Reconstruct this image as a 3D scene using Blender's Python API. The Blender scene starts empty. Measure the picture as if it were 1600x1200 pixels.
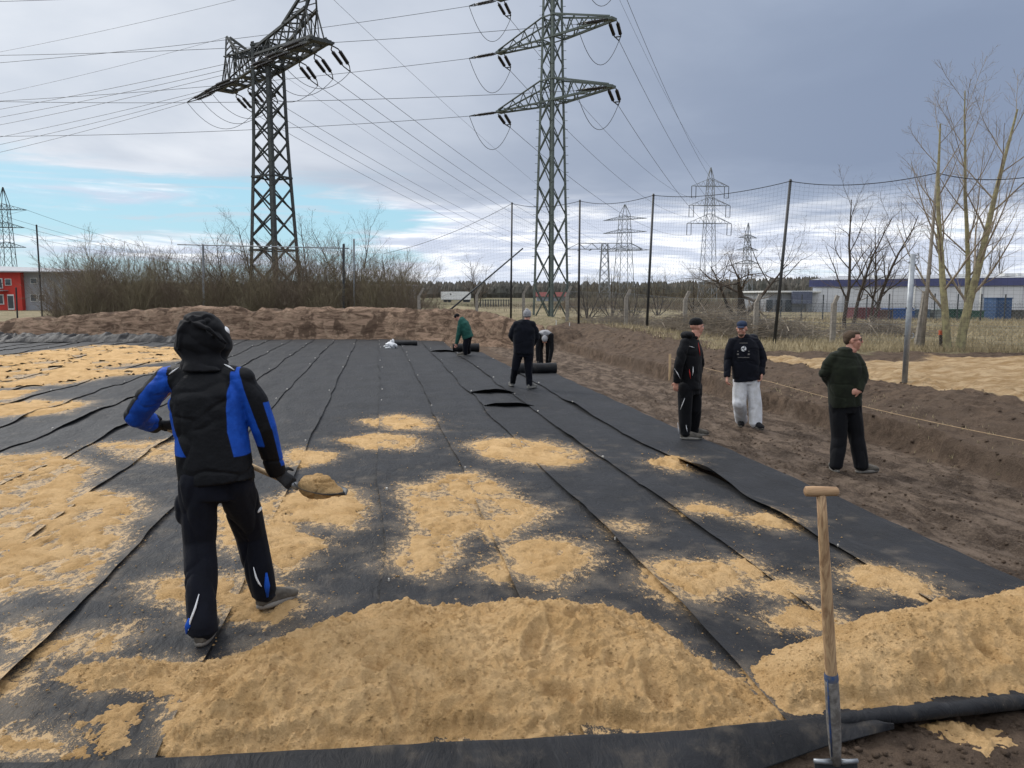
import bpy, bmesh, math, random
import numpy as np
from mathutils import Vector, Matrix, Quaternion
random.seed(7); rng = np.random.default_rng(7)
R = math.radians
scene = bpy.context.scene
COL = scene.collection

# ---------------------------------------------------------------- camera
CAM_H = 2.15; FPX = 1200.0
PITCH = math.atan(138 / 1200.0)              # horizon at pixel row 462 of 1200
YAW = math.atan(210 / 1208.0)                # the fabric seams run along +Y
cam_d = bpy.data.cameras.new('camera'); cam = bpy.data.objects.new('camera', cam_d); COL.objects.link(cam)
cam.location = (0, 0, CAM_H); cam.rotation_euler = (math.pi / 2 - PITCH, 0, -YAW)
cam_d.sensor_fit = 'HORIZONTAL'; cam_d.sensor_width = 36; cam_d.lens = 36 * FPX / 1600
cam_d.clip_start = .05; cam_d.clip_end = 6000
scene.camera = cam

# ---------------------------------------------------------------- sky, sun, exposure
SUN_EL, SUN_AZ = R(38), R(-42)               # azimuth from +Y, to the right positive
world = bpy.data.worlds.new('World'); scene.world = world; world.use_nodes = True
def build_world():
    nt = world.node_tree; N = nt.nodes; L = nt.links; N.clear()
    def node(t, **k):
        n = N.new(t)
        for a, v in k.items(): setattr(n, a, v)
        return n
    def val(x):
        n = node('ShaderNodeValue'); n.outputs[0].default_value = x; return n.outputs[0]
    def m(op, a, b=None, c=None):
        n = node('ShaderNodeMath', operation=op)
        for i, v in enumerate((a, b, c)):
            if v is None: continue
            if isinstance(v, (int, float)): n.inputs[i].default_value = v
            else: L.new(v, n.inputs[i])
        return n.outputs[0]
    def ss(x, a, b):
        n = node('ShaderNodeMapRange', interpolation_type='SMOOTHSTEP')
        L.new(x, n.inputs[0]); n.inputs[1].default_value = a; n.inputs[2].default_value = b
        return n.outputs[0]
    def mix(f, a, b):
        n = node('ShaderNodeMix', data_type='RGBA')
        if isinstance(f, (int, float)): n.inputs[0].default_value = f
        else: L.new(f, n.inputs[0])
        for i, v in ((6, a), (7, b)):
            if isinstance(v, tuple): n.inputs[i].default_value = (*v, 1)
            else: L.new(v, n.inputs[i])
        return n.outputs[2]
    def noise(vec, scale, detail=6, rough=.55, dist=0.0):
        n = node('ShaderNodeTexNoise'); L.new(vec, n.inputs['Vector'])
        n.inputs['Scale'].default_value = scale; n.inputs['Detail'].default_value = detail
        n.inputs['Roughness'].default_value = rough; n.inputs['Distortion'].default_value = dist
        return n.outputs[0]
    tc = node('ShaderNodeTexCoord'); sep = node('ShaderNodeSeparateXYZ'); L.new(tc.outputs['Generated'], sep.inputs[0])
    x, y, z = sep.outputs
    zc = m('MAXIMUM', z, 0.0)
    den = m('ADD', zc, .10)
    def comb(a, b, c=0.0):
        n = node('ShaderNodeCombineXYZ')
        for i, v in enumerate((a, b, c)):
            if isinstance(v, (int, float)): n.inputs[i].default_value = v
            else: L.new(v, n.inputs[i])
        return n.outputs[0]
    plane = comb(m('DIVIDE', x, den), m('DIVIDE', y, den))
    streak = comb(m('MULTIPLY', m('ARCTAN2', x, y), 3.0), m('MULTIPLY', z, 26.0), 3.7)
    n1 = noise(plane, .55, 7, .52, .3)
    n2 = noise(streak, 1.0, 7, .58, .5)
    n3 = noise(streak, 2.6, 6, .6, .6)
    az = m('ARCTAN2', x, y)                              # 0 = +Y, right positive
    # clear blue air low on the left, seen under the cloud deck
    sky = node('ShaderNodeTexSky'); sky.sky_type = 'NISHITA'; sky.sun_disc = False
    sky.sun_elevation = SUN_EL; sky.sun_rotation = SUN_AZ; sky.air_density = 1.2; sky.dust_density = .4; sky.ozone_density = 2.0
    skys = node('ShaderNodeVectorMath', operation='SCALE'); L.new(sky.outputs[0], skys.inputs[0]); skys.inputs[3].default_value = .12
    blue = mix(.85, skys.outputs[0], (.27, .49, .62))
    blue = mix(m('MULTIPLY', ss(n3, .50, .66), .55), blue, (.50, .53, .60))
    # low cloud: white and grey streaks
    low = mix(ss(n3, .42, .64), (.50, .55, .66), (.86, .88, .92))
    right = ss(az, -.08, .16)
    cover = m('ADD', m('MULTIPLY', n2, 1.0), m('MULTIPLY', right, .20))
    lowsky = mix(ss(cover, .46, .63), blue, low)
    # the deck: brighter to the left where the sun stands behind it, and towards the zenith
    side = ss(az, -.75, .70)
    lum = mix(side, (.80, .82, .85), (.255, .31, .415))
    dark = mix(side, (.55, .595, .66), (.195, .242, .34))
    deck = mix(ss(n1, .38, .66), dark, lum)
    zen = ss(z, .36, .9)
    deck = mix(zen, deck, (1.32, 1.35, 1.42))
    # the lower rim of the deck undulates
    rim = m('ADD', m('MULTIPLY', m('SUBTRACT', n2, .5), .09), m('MULTIPLY', m('SUBTRACT', n1, .5), .06))
    edge = m('ADD', z, rim)
    base = m('SUBTRACT', edge, m('MULTIPLY', ss(az, -.25, .25), -.035))
    col = mix(ss(base, .118, .165), lowsky, deck)
    # pale haze at the horizon
    col = mix(m('MULTIPLY', m('SUBTRACT', 1.0, ss(z, -.01, .06)), .55), col, (.66, .71, .78))
    bg = node('ShaderNodeBackground'); L.new(col, bg.inputs[0]); bg.inputs[1].default_value = 1.0
    out = node('ShaderNodeOutputWorld'); L.new(bg.outputs[0], out.inputs[0])
build_world()
sd = bpy.data.lights.new('sun', 'SUN'); sun = bpy.data.objects.new('sun', sd); COL.objects.link(sun)
sd.energy = 1.5; sd.angle = R(18); sd.color = (1, .96, .90)
_sv = Vector((math.sin(SUN_AZ) * math.cos(SUN_EL), math.cos(SUN_AZ) * math.cos(SUN_EL), math.sin(SUN_EL)))
sun.rotation_euler = (-_sv).to_track_quat('-Z', 'Y').to_euler(); sun.location = (-40, 40, 60)
vs = scene.view_settings; vs.view_transform = 'Standard'; vs.look = 'None'; vs.exposure = 0.40; vs.gamma = 1; vs.use_curve_mapping = False

# ---------------------------------------------------------------- pixel -> place
_f = np.array([math.sin(YAW) * math.cos(PITCH), math.cos(YAW) * math.cos(PITCH), -math.sin(PITCH)])
_r = np.array([math.cos(YAW), -math.sin(YAW), 0.0]); _u = np.cross(_r, _f)
_fh = np.array([math.sin(YAW), math.cos(YAW), 0.0])
C0 = np.array([0, 0, CAM_H])
def ray(px, py): return _f + _r * ((px - 800) / FPX) + _u * ((600 - py) / FPX)
def G(px, py, z=0.0):                        # where the ray meets the level z
    d = ray(px, py); return Vector(C0 + d * ((z - CAM_H) / d[2]))
def P(px, py, D):                            # the point of the ray D metres ahead of the camera
    d = ray(px, py); return Vector(C0 + d * (D / d.dot(_fh)))
def LD(l, d, z=0.0):                         # lateral / ahead -> world
    p = _r * l + _fh * d; return Vector((p[0], p[1], z))
def depth_of(v): return v.x * _fh[0] + v.y * _fh[1]

# ---------------------------------------------------------------- numpy noise
_perm = rng.permutation(4096)
def _hash(ix, iy, iz):
    return _perm[(_perm[(_perm[ix & 4095] + iy) & 4095] + iz) & 4095] / 2047.5 - 1
def vnoise(p):
    i = np.floor(p).astype(np.int64); f = p - i; f = f * f * f * (f * (f * 6 - 15) + 10)
    ix, iy, iz = i.T; fx, fy, fz = f.T
    def lerp(a, b, t): return a + (b - a) * t
    def row(y, z): return lerp(_hash(ix, iy + y, iz + z), _hash(ix + 1, iy + y, iz + z), fx)
    return lerp(lerp(row(0, 0), row(1, 0), fy), lerp(row(0, 1), row(1, 1), fy), fz)
def fbm(x, y, z=0.0, oct=4, gain=.5, lac=2.03):
    x = np.asarray(x, float); sh = x.shape
    y = np.broadcast_to(np.asarray(y, float), sh); z = np.broadcast_to(np.asarray(z, float), sh)
    p = np.stack([x.ravel(), y.ravel(), z.ravel()], 1); s = 0; a = 1.0; t = 0
    for o in range(oct):
        s = s + a * vnoise(p + 17.3 * o); t += a; a *= gain; p = p * lac
    return (s / t).reshape(sh)
def sstep(x, a, b):
    t = np.clip((np.asarray(x, float) - a) / (b - a), 0, 1); return t * t * (3 - 2 * t)

# ---------------------------------------------------------------- tagging and mesh helpers
def tag(o, label=None, cat=None, group=None, kind=None):
    if label: o['label'] = label
    if cat: o['category'] = cat
    if group: o['group'] = group
    if kind: o['kind'] = kind
    return o
def empty(name, loc, label=None, cat=None, group=None):
    o = bpy.data.objects.new(name, None); COL.objects.link(o); o.location = loc; o.empty_display_size = .2
    return tag(o, label, cat, group)
def mesh_obj(name, verts, faces, mat=None, parent=None, smooth=False):
    """one mesh object; verts in world space, re-based on the parent's location"""
    off = np.zeros(3); q = parent
    while q is not None: off = off + np.array(q.location); q = q.parent
    me = bpy.data.meshes.new(name)
    v = np.asarray(verts, float).reshape(-1, 3) - off
    me.from_pydata(v.tolist(), [], faces if isinstance(faces, list) else faces.tolist())
    if smooth: me.polygons.foreach_set('use_smooth', [True] * len(me.polygons))
    if mat is not None:
        for mm in (mat if isinstance(mat, (list, tuple)) else [mat]): me.materials.append(mm)
    me.update()
    o = bpy.data.objects.new(name, me); COL.objects.link(o); o.parent = parent
    return o
def grid_faces(nu, nv):
    i = np.arange(nu - 1)[:, None] * nv + np.arange(nv - 1)[None, :]
    return np.stack([i, i + nv, i + nv + 1, i + 1], -1).reshape(-1, 4)
def set_attr(o, name, arr):
    a = o.data.attributes.new(name, 'FLOAT', 'POINT'); a.data.foreach_set('value', np.asarray(arr, np.float32).ravel())

class MB:
    def __init__(s): s.v = []; s.f = []
    def add(s, vs_, fs_):
        b = len(s.v); s.v.extend([tuple(q) for q in vs_]); s.f.extend([[i + b for i in f] for f in fs_])
    def ring_tube(s, pts, radii, n=6, cap=True, flat=1.0):
        pts = [Vector(p) for p in pts]; k = len(pts); b = len(s.v); ref = None
        for i, p in enumerate(pts):
            t = (pts[min(i + 1, k - 1)] - pts[max(i - 1, 0)])
            if t.length < 1e-9: t = Vector((0, 0, 1))
            t.normalize()
            if ref is None: ref = t.orthogonal().normalized() if abs(t.z) > .9 else Vector((0, 0, 1)).cross(t).normalized()
            a = (ref - t * ref.dot(t))
            a = a.normalized() if a.length > 1e-6 else t.orthogonal().normalized()
            ref = a; c = t.cross(a); r = radii[i] if hasattr(radii, '__len__') else radii
            for j in range(n):
                w = 2 * math.pi * j / n; q = p + a * (math.cos(w) * r) + c * (math.sin(w) * r * flat); s.v.append((q.x, q.y, q.z))
        for i in range(k - 1):
            for j in range(n):
                j2 = (j + 1) % n; s.f.append([b + i * n + j, b + i * n + j2, b + (i + 1) * n + j2, b + (i + 1) * n + j])
        if cap:
            s.f.append([b + j for j in range(n)][::-1]); s.f.append([b + (k - 1) * n + j for j in range(n)])
    def beam(s, a, b, w, h=None, up=None):
        a = Vector(a); b = Vector(b); h = h or w; t = (b - a).normalized()
        u = Vector(up) if up is not None else (Vector((0, 0, 1)) if abs(t.z) < .95 else Vector((1, 0, 0)))
        c = t.cross(u).normalized(); u = c.cross(t)
        vs_ = [p + c * (sx * w / 2) + u * (sy * h / 2) for p in (a, b) for sx, sy in ((-1, -1), (1, -1), (1, 1), (-1, 1))]
        s.add(vs_, [[0, 3, 2, 1], [4, 5, 6, 7], [0, 1, 5, 4], [1, 2, 6, 5], [2, 3, 7, 6], [3, 0, 4, 7]])
    def box(s, c, sx, sy, sz, rz=0.0):
        M = Matrix.Rotation(rz, 3, 'Z'); c = Vector(c)
        vs_ = [c + M @ Vector((x * sx / 2, y * sy / 2, z * sz / 2)) for z in (-1, 1) for x, y in ((-1, -1), (1, -1), (1, 1), (-1, 1))]
        s.add(vs_, [[0, 3, 2, 1], [4, 5, 6, 7], [0, 1, 5, 4], [1, 2, 6, 5], [2, 3, 7, 6], [3, 0, 4, 7]])
    def angle_iron(s, a, b, w, t, inward):
        """L section from a to b; its flanges open towards `inward`"""
        a = Vector(a); b = Vector(b); d = (b - a).normalized(); i = Vector(inward); i = (i - d * i.dot(d)).normalized(); c = d.cross(i)
        e1 = (i + c).normalized(); e2 = (i - c).normalized()
        prof = [Vector((0, 0)), Vector((w, 0)), Vector((w, t)), Vector((t, t)), Vector((t, w)), Vector((0, w))]
        vs_ = [p + e1 * q.x + e2 * q.y for p in (a, b) for q in prof]
        s.add(vs_, [[k, (k + 1) % 6, 6 + (k + 1) % 6, 6 + k] for k in range(6)] + [[5, 4, 3, 2, 1, 0], [6, 7, 8, 9, 10, 11]])
    def build(s, name, mat, parent=None, smooth=False):
        return mesh_obj(name, s.v, s.f, mat, parent, smooth)

# ---------------------------------------------------------------- materials
def mat_base(name):
    mt = bpy.data.materials.new(name); mt.use_nodes = True; nt = mt.node_tree
    return mt, nt, nt.nodes['Principled BSDF']
class NT:
    """small node-graph writer"""
    def __init__(s, nt): s.nt = nt; s.N = nt.nodes; s.L = nt.links
    def n(s, t, ins=None, **k):
        q = s.N.new(t)
        for a, v in k.items(): setattr(q, a, v)
        for key, v in (ins or {}).items():
            if hasattr(v, 'is_linked') or isinstance(v, bpy.types.NodeSocket): s.L.new(v, q.inputs[key])
            else: q.inputs[key].default_value = v
        return q
    def coord(s, kind='Object', scale=(1, 1, 1)):
        c = s.n('ShaderNodeTexCoord').outputs[kind] if kind != 'Pos' else s.n('ShaderNodeNewGeometry').outputs['Position']
        return s.n('ShaderNodeMapping', {'Vector': c, 'Scale': scale}).outputs[0]
    def noise(s, vec, scale, detail=5, rough=.55, dist=0.0):
        return s.n('ShaderNodeTexNoise', {'Vector': vec, 'Scale': scale, 'Detail': detail, 'Roughness': rough, 'Distortion': dist}).outputs[0]
    def voro(s, vec, scale, feature='F1'):
        return s.n('ShaderNodeTexVoronoi', {'Vector': vec, 'Scale': scale}, feature=feature).outputs[0]
    def rng(s, x, a, b, c=0.0, d=1.0):
        return s.n('ShaderNodeMapRange', {0: x, 1: a, 2: b, 3: c, 4: d}, interpolation_type='SMOOTHSTEP').outputs[0]
    def mix(s, f, a, b):
        q = s.n('ShaderNodeMix', data_type='RGBA')
        for i, v in ((0, f), (6, a), (7, b)):
            if isinstance(v, bpy.types.NodeSocket): s.L.new(v, q.inputs[i])
            else: q.inputs[i].default_value = (*v, 1) if isinstance(v, tuple) else v
        return q.outputs[2]
    def math(s, op, a, b=0.0):
        q = s.n('ShaderNodeMath', operation=op)
        for i, v in enumerate((a, b)):
            if isinstance(v, bpy.types.NodeSocket): s.L.new(v, q.inputs[i])
            else: q.inputs[i].default_value = v
        return q.outputs[0]
    def attr(s, name): return s.n('ShaderNodeAttribute', attribute_name=name).outputs['Fac']
    def bump(s, h, strength, dist, normal=None):
        q = s.n('ShaderNodeBump', {'Height': h, 'Strength': strength, 'Distance': dist})
        if normal is not None: s.L.new(normal, q.inputs['Normal'])
        return q.outputs[0]
def simple(name, a, b=None, rough=.7, scale=4.0, metal=0.0, bump=0.0, spec=.4, coord='Object', stretch=(1, 1, 1), sheen=0.0):
    mt, nt, bs = mat_base(name); g = NT(nt); b = b or tuple(c * .72 for c in a)
    v = g.coord(coord, stretch); nz = g.noise(v, scale, 6, .6)
    g.L.new(g.mix(g.rng(nz, .32, .68), a, b), bs.inputs['Base Color'])
    bs.inputs['Roughness'].default_value = rough; bs.inputs['Metallic'].default_value = metal; bs.inputs['Specular IOR Level'].default_value = spec
    if sheen: bs.inputs['Sheen Weight'].default_value = sheen
    if bump: g.L.new(g.bump(g.noise(v, scale * 5, 4, .6), .6, bump), bs.inputs['Normal'])
    return mt
def soil_material():
    mt, nt, bs = mat_base('soil'); g = NT(nt); v = g.coord('Pos')
    big = g.noise(v, .7, 6, .6); mid = g.noise(v, 5.0, 7, .65); fine = g.noise(v, 38, 6, .7)
    streak = g.noise(g.coord('Pos', (4.2, 1.7, 4)), 1.0, 8, .68, .5)
    soil = g.mix(g.rng(mid, .30, .70), (.060, .042, .031), (.180, .128, .091))
    soil = g.mix(g.math('MULTIPLY', g.rng(big, .38, .64), .7), soil, (.128, .094, .070))
    soil = g.mix(g.math('MULTIPLY', g.rng(fine, .52, .74), .55), soil, (.215, .163, .122))
    track = g.mix(g.rng(streak, .38, .66), (.066, .048, .036), (.225, .170, .129))
    track = g.mix(g.math('MULTIPLY', g.rng(mid, .50, .68), .6), track, (.070, .052, .041))
    track = g.mix(g.math('MULTIPLY', g.rng(fine, .45, .7), .5), track, (.25, .19, .142))
    sand = g.mix(g.rng(g.noise(g.coord('Pos', (1, 3.2, 1)), 1.6, 7, .68), .36, .66), (.36, .235, .115), (.57, .42, .255))
    grass = g.mix(g.rng(mid, .34, .66), (.20, .165, .105), (.33, .275, .175))
    grass = g.mix(g.math('MULTIPLY', g.rng(big, .45, .62), .6), grass, (.155, .145, .075))
    field = g.mix(g.rng(g.noise(v, .02, 5, .6), .4, .6), (.155, .130, .085), (.105, .105, .055))
    cut = g.mix(g.rng(g.noise(g.coord('Pos', (.8, .8, 3.4)), 1.3, 8, .72, 1.2), .36, .66), (.085, .055, .038), (.34, .235, .165))
    cut = g.mix(g.math('MULTIPLY', g.rng(g.noise(v, 2.2, 6, .7), .52, .68), .6), cut, (.36, .265, .185))
    cut = g.mix(g.math('MULTIPLY', g.rng(g.noise(g.coord('Pos', (1.1, 1.1, .12)), 1.0, 4, .6), .56, .63), .75), cut, (.062, .040, .028))
    jit = g.math('MULTIPLY', g.math('SUBTRACT', g.noise(v, 3.0, 6, .7), .5), .55)
    def lay(c, a, name):
        return g.mix(g.rng(g.math('ADD', g.attr(name), jit), .38, .62), a, c)
    c = lay(track, soil, 'm_track'); c = lay(grass, c, 'm_grass'); c = lay(sand, c, 'm_sand'); c = lay(cut, c, 'm_cut'); c = lay(field, c, 'm_field')
    g.L.new(c, bs.inputs['Base Color']); bs.inputs['Roughness'].default_value = .95; bs.inputs['Specular IOR Level'].default_value = .12
    h = g.math('ADD', g.math('MULTIPLY', fine, .5), g.math('ADD', mid, g.math('MULTIPLY', g.noise(v, 130, 4, .7), .22)))
    g.L.new(g.bump(h, 1.0, .11), bs.inputs['Normal'])
    return mt
def sand_material():
    mt, nt, bs = mat_base('sand'); g = NT(nt); v = g.coord('Pos')
    a = g.noise(v, 2.6, 7, .68, .6); b = g.noise(v, 14, 7, .7); f = g.noise(v, 160, 4, .75); k = g.noise(v, 45, 5, .7)
    c = g.mix(g.rng(a, .35, .65), (.54, .338, .150), (.70, .468, .235))
    c = g.mix(g.math('MULTIPLY', g.rng(b, .50, .72), .50), c, (.40, .245, .105))
    c = g.mix(g.math('MULTIPLY', g.rng(f, .52, .72), .55), c, (.74, .55, .33))
    c = g.mix(g.math('MULTIPLY', g.rng(f, .47, .30), .40), c, (.34, .21, .10))
    g.L.new(c, bs.inputs['Base Color']); bs.inputs['Roughness'].default_value = 1; bs.inputs['Specular IOR Level'].default_value = .08
    h = g.math('ADD', g.math('MULTIPLY', k, 1.0), g.math('ADD', g.math('MULTIPLY', b, 1.2), g.math('MULTIPLY', f, .45)))
    g.L.new(g.bump(h, 1.0, .034), bs.inputs['Normal'])
    return mt
def fabric_material():
    mt, nt, bs = mat_base('geotextile'); g = NT(nt); v = g.coord('Pos')
    a = g.noise(v, 1.3, 6, .6); fib = g.noise(v, 420, 2, .5); sc = g.noise(g.coord('Pos', (9, 1.2, 1)), 1.4, 6, .65)
    c = g.mix(g.rng(a, .35, .66), (.0060, .0064, .0078), (.0125, .0132, .0158))
    c = g.mix(g.math('MULTIPLY', g.rng(sc, .55, .75), .35), c, (.042, .043, .046))
    dust = g.attr('dust')
    d1 = g.math('ADD', g.noise(g.coord('Pos', (1.0, .62, 1)), 21, 8, .80), g.math('MULTIPLY', dust, .27))
    d2 = g.math('ADD', g.noise(v, 120, 4, .8), g.math('MULTIPLY', dust, .21))
    wash = g.math('MULTIPLY', g.rng(g.math('ADD', g.noise(v, 3.5, 6, .65), g.math('MULTIPLY', dust, .3)), .58, .85), .20)
    c = g.mix(wash, c, (.30, .24, .17))
    c = g.mix(g.math('MULTIPLY', g.rng(d1, .735, .80), .85), c, (.43, .285, .135))
    c = g.mix(g.math('MULTIPLY', g.rng(d2, .73, .80), .85), c, (.45, .305, .150))
    spk = g.noise(v, 60, 2, .5)
    c = g.mix(g.math('MULTIPLY', g.rng(spk, .765, .80), .7), c, (.42, .36, .28))
    g.L.new(c, bs.inputs['Base Color'])
    bs.inputs['Roughness'].default_value = .60; bs.inputs['Specular IOR Level'].default_value = .19
    bs.inputs['Sheen Weight'].default_value = .03
    n0 = g.bump(g.math('ADD', g.math('MULTIPLY', g.noise(g.coord('Pos', (2.2, 1, 1)), 5, 6, .62, .8), 1.0), g.math('MULTIPLY', fib, .04)), .8, .030)
    g.L.new(n0, bs.inputs['Normal'])
    return mt
M = {}
M['soil'] = soil_material(); M['sand'] = sand_material(); M['fabric'] = fabric_material()
M['steel_green'] = simple('weathered_green_steel', (.115, .140, .125), (.075, .090, .082), .62, 3, .25, .002)
M['steel_dark'] = simple('weathered_grey_steel', (.060, .068, .066), (.035, .038, .038), .6, 3, .25, .002)
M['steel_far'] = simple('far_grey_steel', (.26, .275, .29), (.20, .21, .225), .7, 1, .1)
M['insulator'] = simple('brown_porcelain', (.020, .017, .017), (.012, .011, .012), .3, 6)
M['wire'] = simple('conductor_aluminium', (.06, .065, .075), (.045, .05, .055), .55, 2)
M['post_concrete'] = simple('post_concrete', (.30, .27, .23), (.20, .18, .155), .9, 9, 0, .004)
M['post_black'] = simple('black_tube', (.022, .024, .026), (.035, .035, .035), .5, 5)
M['galv'] = simple('galvanised_steel', (.30, .32, .34), (.22, .235, .25), .45, 11, .6)
M['net'] = simple('net_cord', (.03, .032, .036), None, .9)
M['bark_grey'] = simple('grey_bark', (.105, .088, .070), (.060, .050, .040), .95, 14, 0, .01)
M['bark_dark'] = simple('dark_bark', (.075, .058, .044), (.040, .031, .024), .95, 14, 0, .01)
M['bark_yellow'] = simple('lichen_bark', (.31, .285, .155), (.17, .148, .095), .95, 7, 0, .01)
M['twig'] = simple('bare_twig', (.185, .145, .105), (.115, .088, .063), .95, 3)
M['brush'] = simple('cut_branches', (.30, .25, .19), (.17, .14, .105), .95, 5)
M['twig_olive'] = simple('olive_twig', (.215, .182, .112), (.130, .108, .068), .95, 3)
M['wood'] = simple('stake_wood', (.50, .36, .21), (.36, .25, .14), .85, 20, 0, .002, stretch=(1, 1, .1))
# ================================================================ GROUND
CY, SY = math.cos(YAW), math.sin(YAW)
def axis(parts):
    out = []
    for a, b, st in parts:
        n = max(1, int(round((b - a) / st))); out += list(np.linspace(a, b, n, endpoint=False))
    return out
_lb = np.array([-60, -26, -24.6, -15.4, -6.3, -2.9, -1.1, 0, 1.2, 6.])
_db = np.array([36.6, 36.7, 36.9, 37.0, 37.4, 35.4, 33.0, 31.2, 30.6, 30.])
_cz = np.array([.75, .85, 1.0, 1.62, 1.47, 1.45, 1.36, 1.2, .95, .6])
def height(X, Y, detail=True):
    X = np.asarray(X, float); Y = np.asarray(Y, float)
    l = X * CY - Y * SY; d = X * SY + Y * CY
    n1 = fbm(X * .35, Y * .35, 1.1, 4); n2 = fbm(X * 1.3, Y * 1.3, 5.1, 4)
    # bank on the right: a small cut, then spoil sloping up to the plateau
    foot = 7.25 + .22 * n2 + .18 * n1
    s = X - foot
    cutamp = .30 + .10 * fbm(X * 0, Y * .5, 3.3, 3)
    bank = cutamp * 1.1 * sstep(s, 0, .11) + .26 * sstep(s, .1, 1.7) - .05 * sstep(s, 1.9, 4.0) + .05 * n2 * sstep(s, .2, .8)
    far_rise = .30 * sstep(Y, 18, 30) * sstep(s, .3, 1.8) * (1 - sstep(s, 2.2, 6))
    bank = bank + far_rise
    # berm across the far end
    dB = np.interp(l, _lb, _db) + .35 * fbm(l * .5, d * 0, 8.8, 3); cz = np.interp(l, _lb, _cz) + .10 * fbm(l * .45, d * 0, 2.2, 4)
    t = d - dB
    plate = .50 * sstep(t, 1.5, 5.5)
    berm = np.maximum(cz * sstep(t, -.15, 1.05) * (1 - sstep(t, 1.9, 5.0)) , plate)
    berm = np.where(t < -.2, 0, berm)
    inside = 1 - sstep(l, 2.0, 4.5)
    berm = berm * inside
    h = np.maximum(bank, berm)
    out = sstep(X, 6.0, 9.0) + sstep(d, 38, 44) + (1 - sstep(X, -34, -27)); out = np.clip(out, 0, 1)
    h = np.where(out > 0, np.maximum(h, .50 * out * np.where(s > 2, 1, sstep(t, 2, 6))), h)
    if detail:
        track = sstep(X, 4.7, 5.2) * (1 - sstep(s, -.25, .1)) * (d < 33)
        rut = fbm(X * 5.0, Y * .45, 4.4, 4) * .045 + fbm(X * 9, Y * 7, 3.4, 4, .65) * .018 + np.sin(X * 9.5 + .6 * n1 * 3) * .016 * fbm(X * .8, Y * .3, 9, 2)
        tread = .012 * np.sin(Y * 26 + X * 6) * sstep(fbm(X * 1.6, Y * .18, 6.6, 3), .0, .35)
        for xc, ph in ((5.35, .0), (5.72, 1.0), (6.35, 2.0), (6.72, 3.0)):
            e = X - xc - .22 * fbm(Y * .16, Y * 0 + ph, 5.2, 2); rut = rut - .036 * np.exp(-(e / .085) ** 2) * (.6 + .4 * np.sin(Y * 34 + np.sign(e) * 1.5)) + .022 * np.exp(-((np.abs(e) - .17) / .05) ** 2)
        h = h + track * (rut + tread - .02)
        clod = fbm(X * 3.5, Y * 3.5, 7.7, 5, .6)
        h = h + sstep(s, -.1, .5) * (1 - sstep(s, 3, 8)) * clod * .11
        h = h + sstep(s, 1.6, 2.4) * (1 - sstep(d, 26, 34)) * (s < 14) * (fbm(l * .9, d * 3.2, 2.5, 4) * .13 + fbm(l * 5, d * 7, 2.9, 3) * .03)
        h = h + sstep(t, -.1, .4) * (1 - sstep(t, 3, 6)) * inside * (fbm(X * 2.4, Y * 2.4, 3.9, 5, .66) * .17 - .20 * sstep(fbm(l * 1.3, d * .1, 5.5, 3), .18, .34) + .10 * np.maximum(fbm(l * 2.2, d * .3, 1.5, 3), 0))
        nearsoil = (1 - sstep(Y, 3.4, 4.4)) * sstep(Y, -5, -3)
        h = h + nearsoil * (fbm(X * 6, Y * 6, 2.1, 5, .66) * .055)
        h = h + sstep(d, 42, 60) * fbm(X * .05, Y * .05, 1, 3) * .25
    under = (X < 4.75) & (d < dB) & (Y > 3.3)
    return np.where(under, -.035, h - .02 * (X < 7) * (t < 0))
xs = axis([(-2600, -300, 300), (-300, -60, 30), (-60, -30, 2.5), (-30, 0, .30), (0, 10.5, .05), (10.5, 18, .18), (18, 40, .8), (40, 120, 8), (120, 400, 40), (400, 2600, 400)]) + [2600]
ys = axis([(-60, 0, 10), (0, 1.4, .35), (1.4, 5, .035), (5, 13, .055), (13, 24, .10), (24, 46, .16), (46, 70, 1.2), (70, 160, 9), (160, 500, 40), (500, 4000, 500)]) + [4000]
XX, YY = np.meshgrid(xs, ys, indexing='ij'); ZZ = height(XX, YY)
ground = mesh_obj('ground', np.stack([XX, YY, ZZ], -1).reshape(-1, 3), grid_faces(len(xs), len(ys)), M['soil'], smooth=True)
tag(ground, kind='structure')
ground.data.shade_smooth() if hasattr(ground.data, 'shade_smooth') else None
_l = XX * CY - YY * SY; _d = XX * SY + YY * CY
_t = _d - np.interp(_l, _lb, _db); _n = fbm(XX * .4, YY * .4, 12.0, 4)
_s = XX - 7.25
m_track = sstep(XX, 4.3, 4.6) * (1 - sstep(_s, -.4, .15)) * (_t < .3)
m_sand = sstep(_s + .5 * _n, 1.75, 2.15) * (1 - sstep(_d + 2.2 * _n, 18.5, 21)) * (_s < 30)
m_grass = np.clip(sstep(_s, 2, 4) * sstep(_d + 1.5 * _n, 20, 22.5) * (_l > 3.0) + sstep(_t, 5, 8) + (1 - sstep(XX, -36, -30)), 0, 1)
m_cut = sstep(_t, -.1, .2) * (1 - sstep(_t, 1.5, 2.2)) * (1 - sstep(_l, .5, 2.5))
for nm, a in (('m_track', m_track), ('m_sand', m_sand), ('m_grass', m_grass), ('m_cut', m_cut), ('m_field', sstep(_d, 70, 120))): set_attr(ground, nm, a)
def gz(p, q=None):
    """height of the ground under a place"""
    x, y = (p.x, p.y) if q is None else (p, q)
    return float(height(np.array([x]), np.array([y]))[0])
def on_ground(px, D):
    """the place on the ground straight ahead at depth D in pixel column px"""
    v = P(px, 500, D); return Vector((v.x, v.y, gz(v)))

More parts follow.
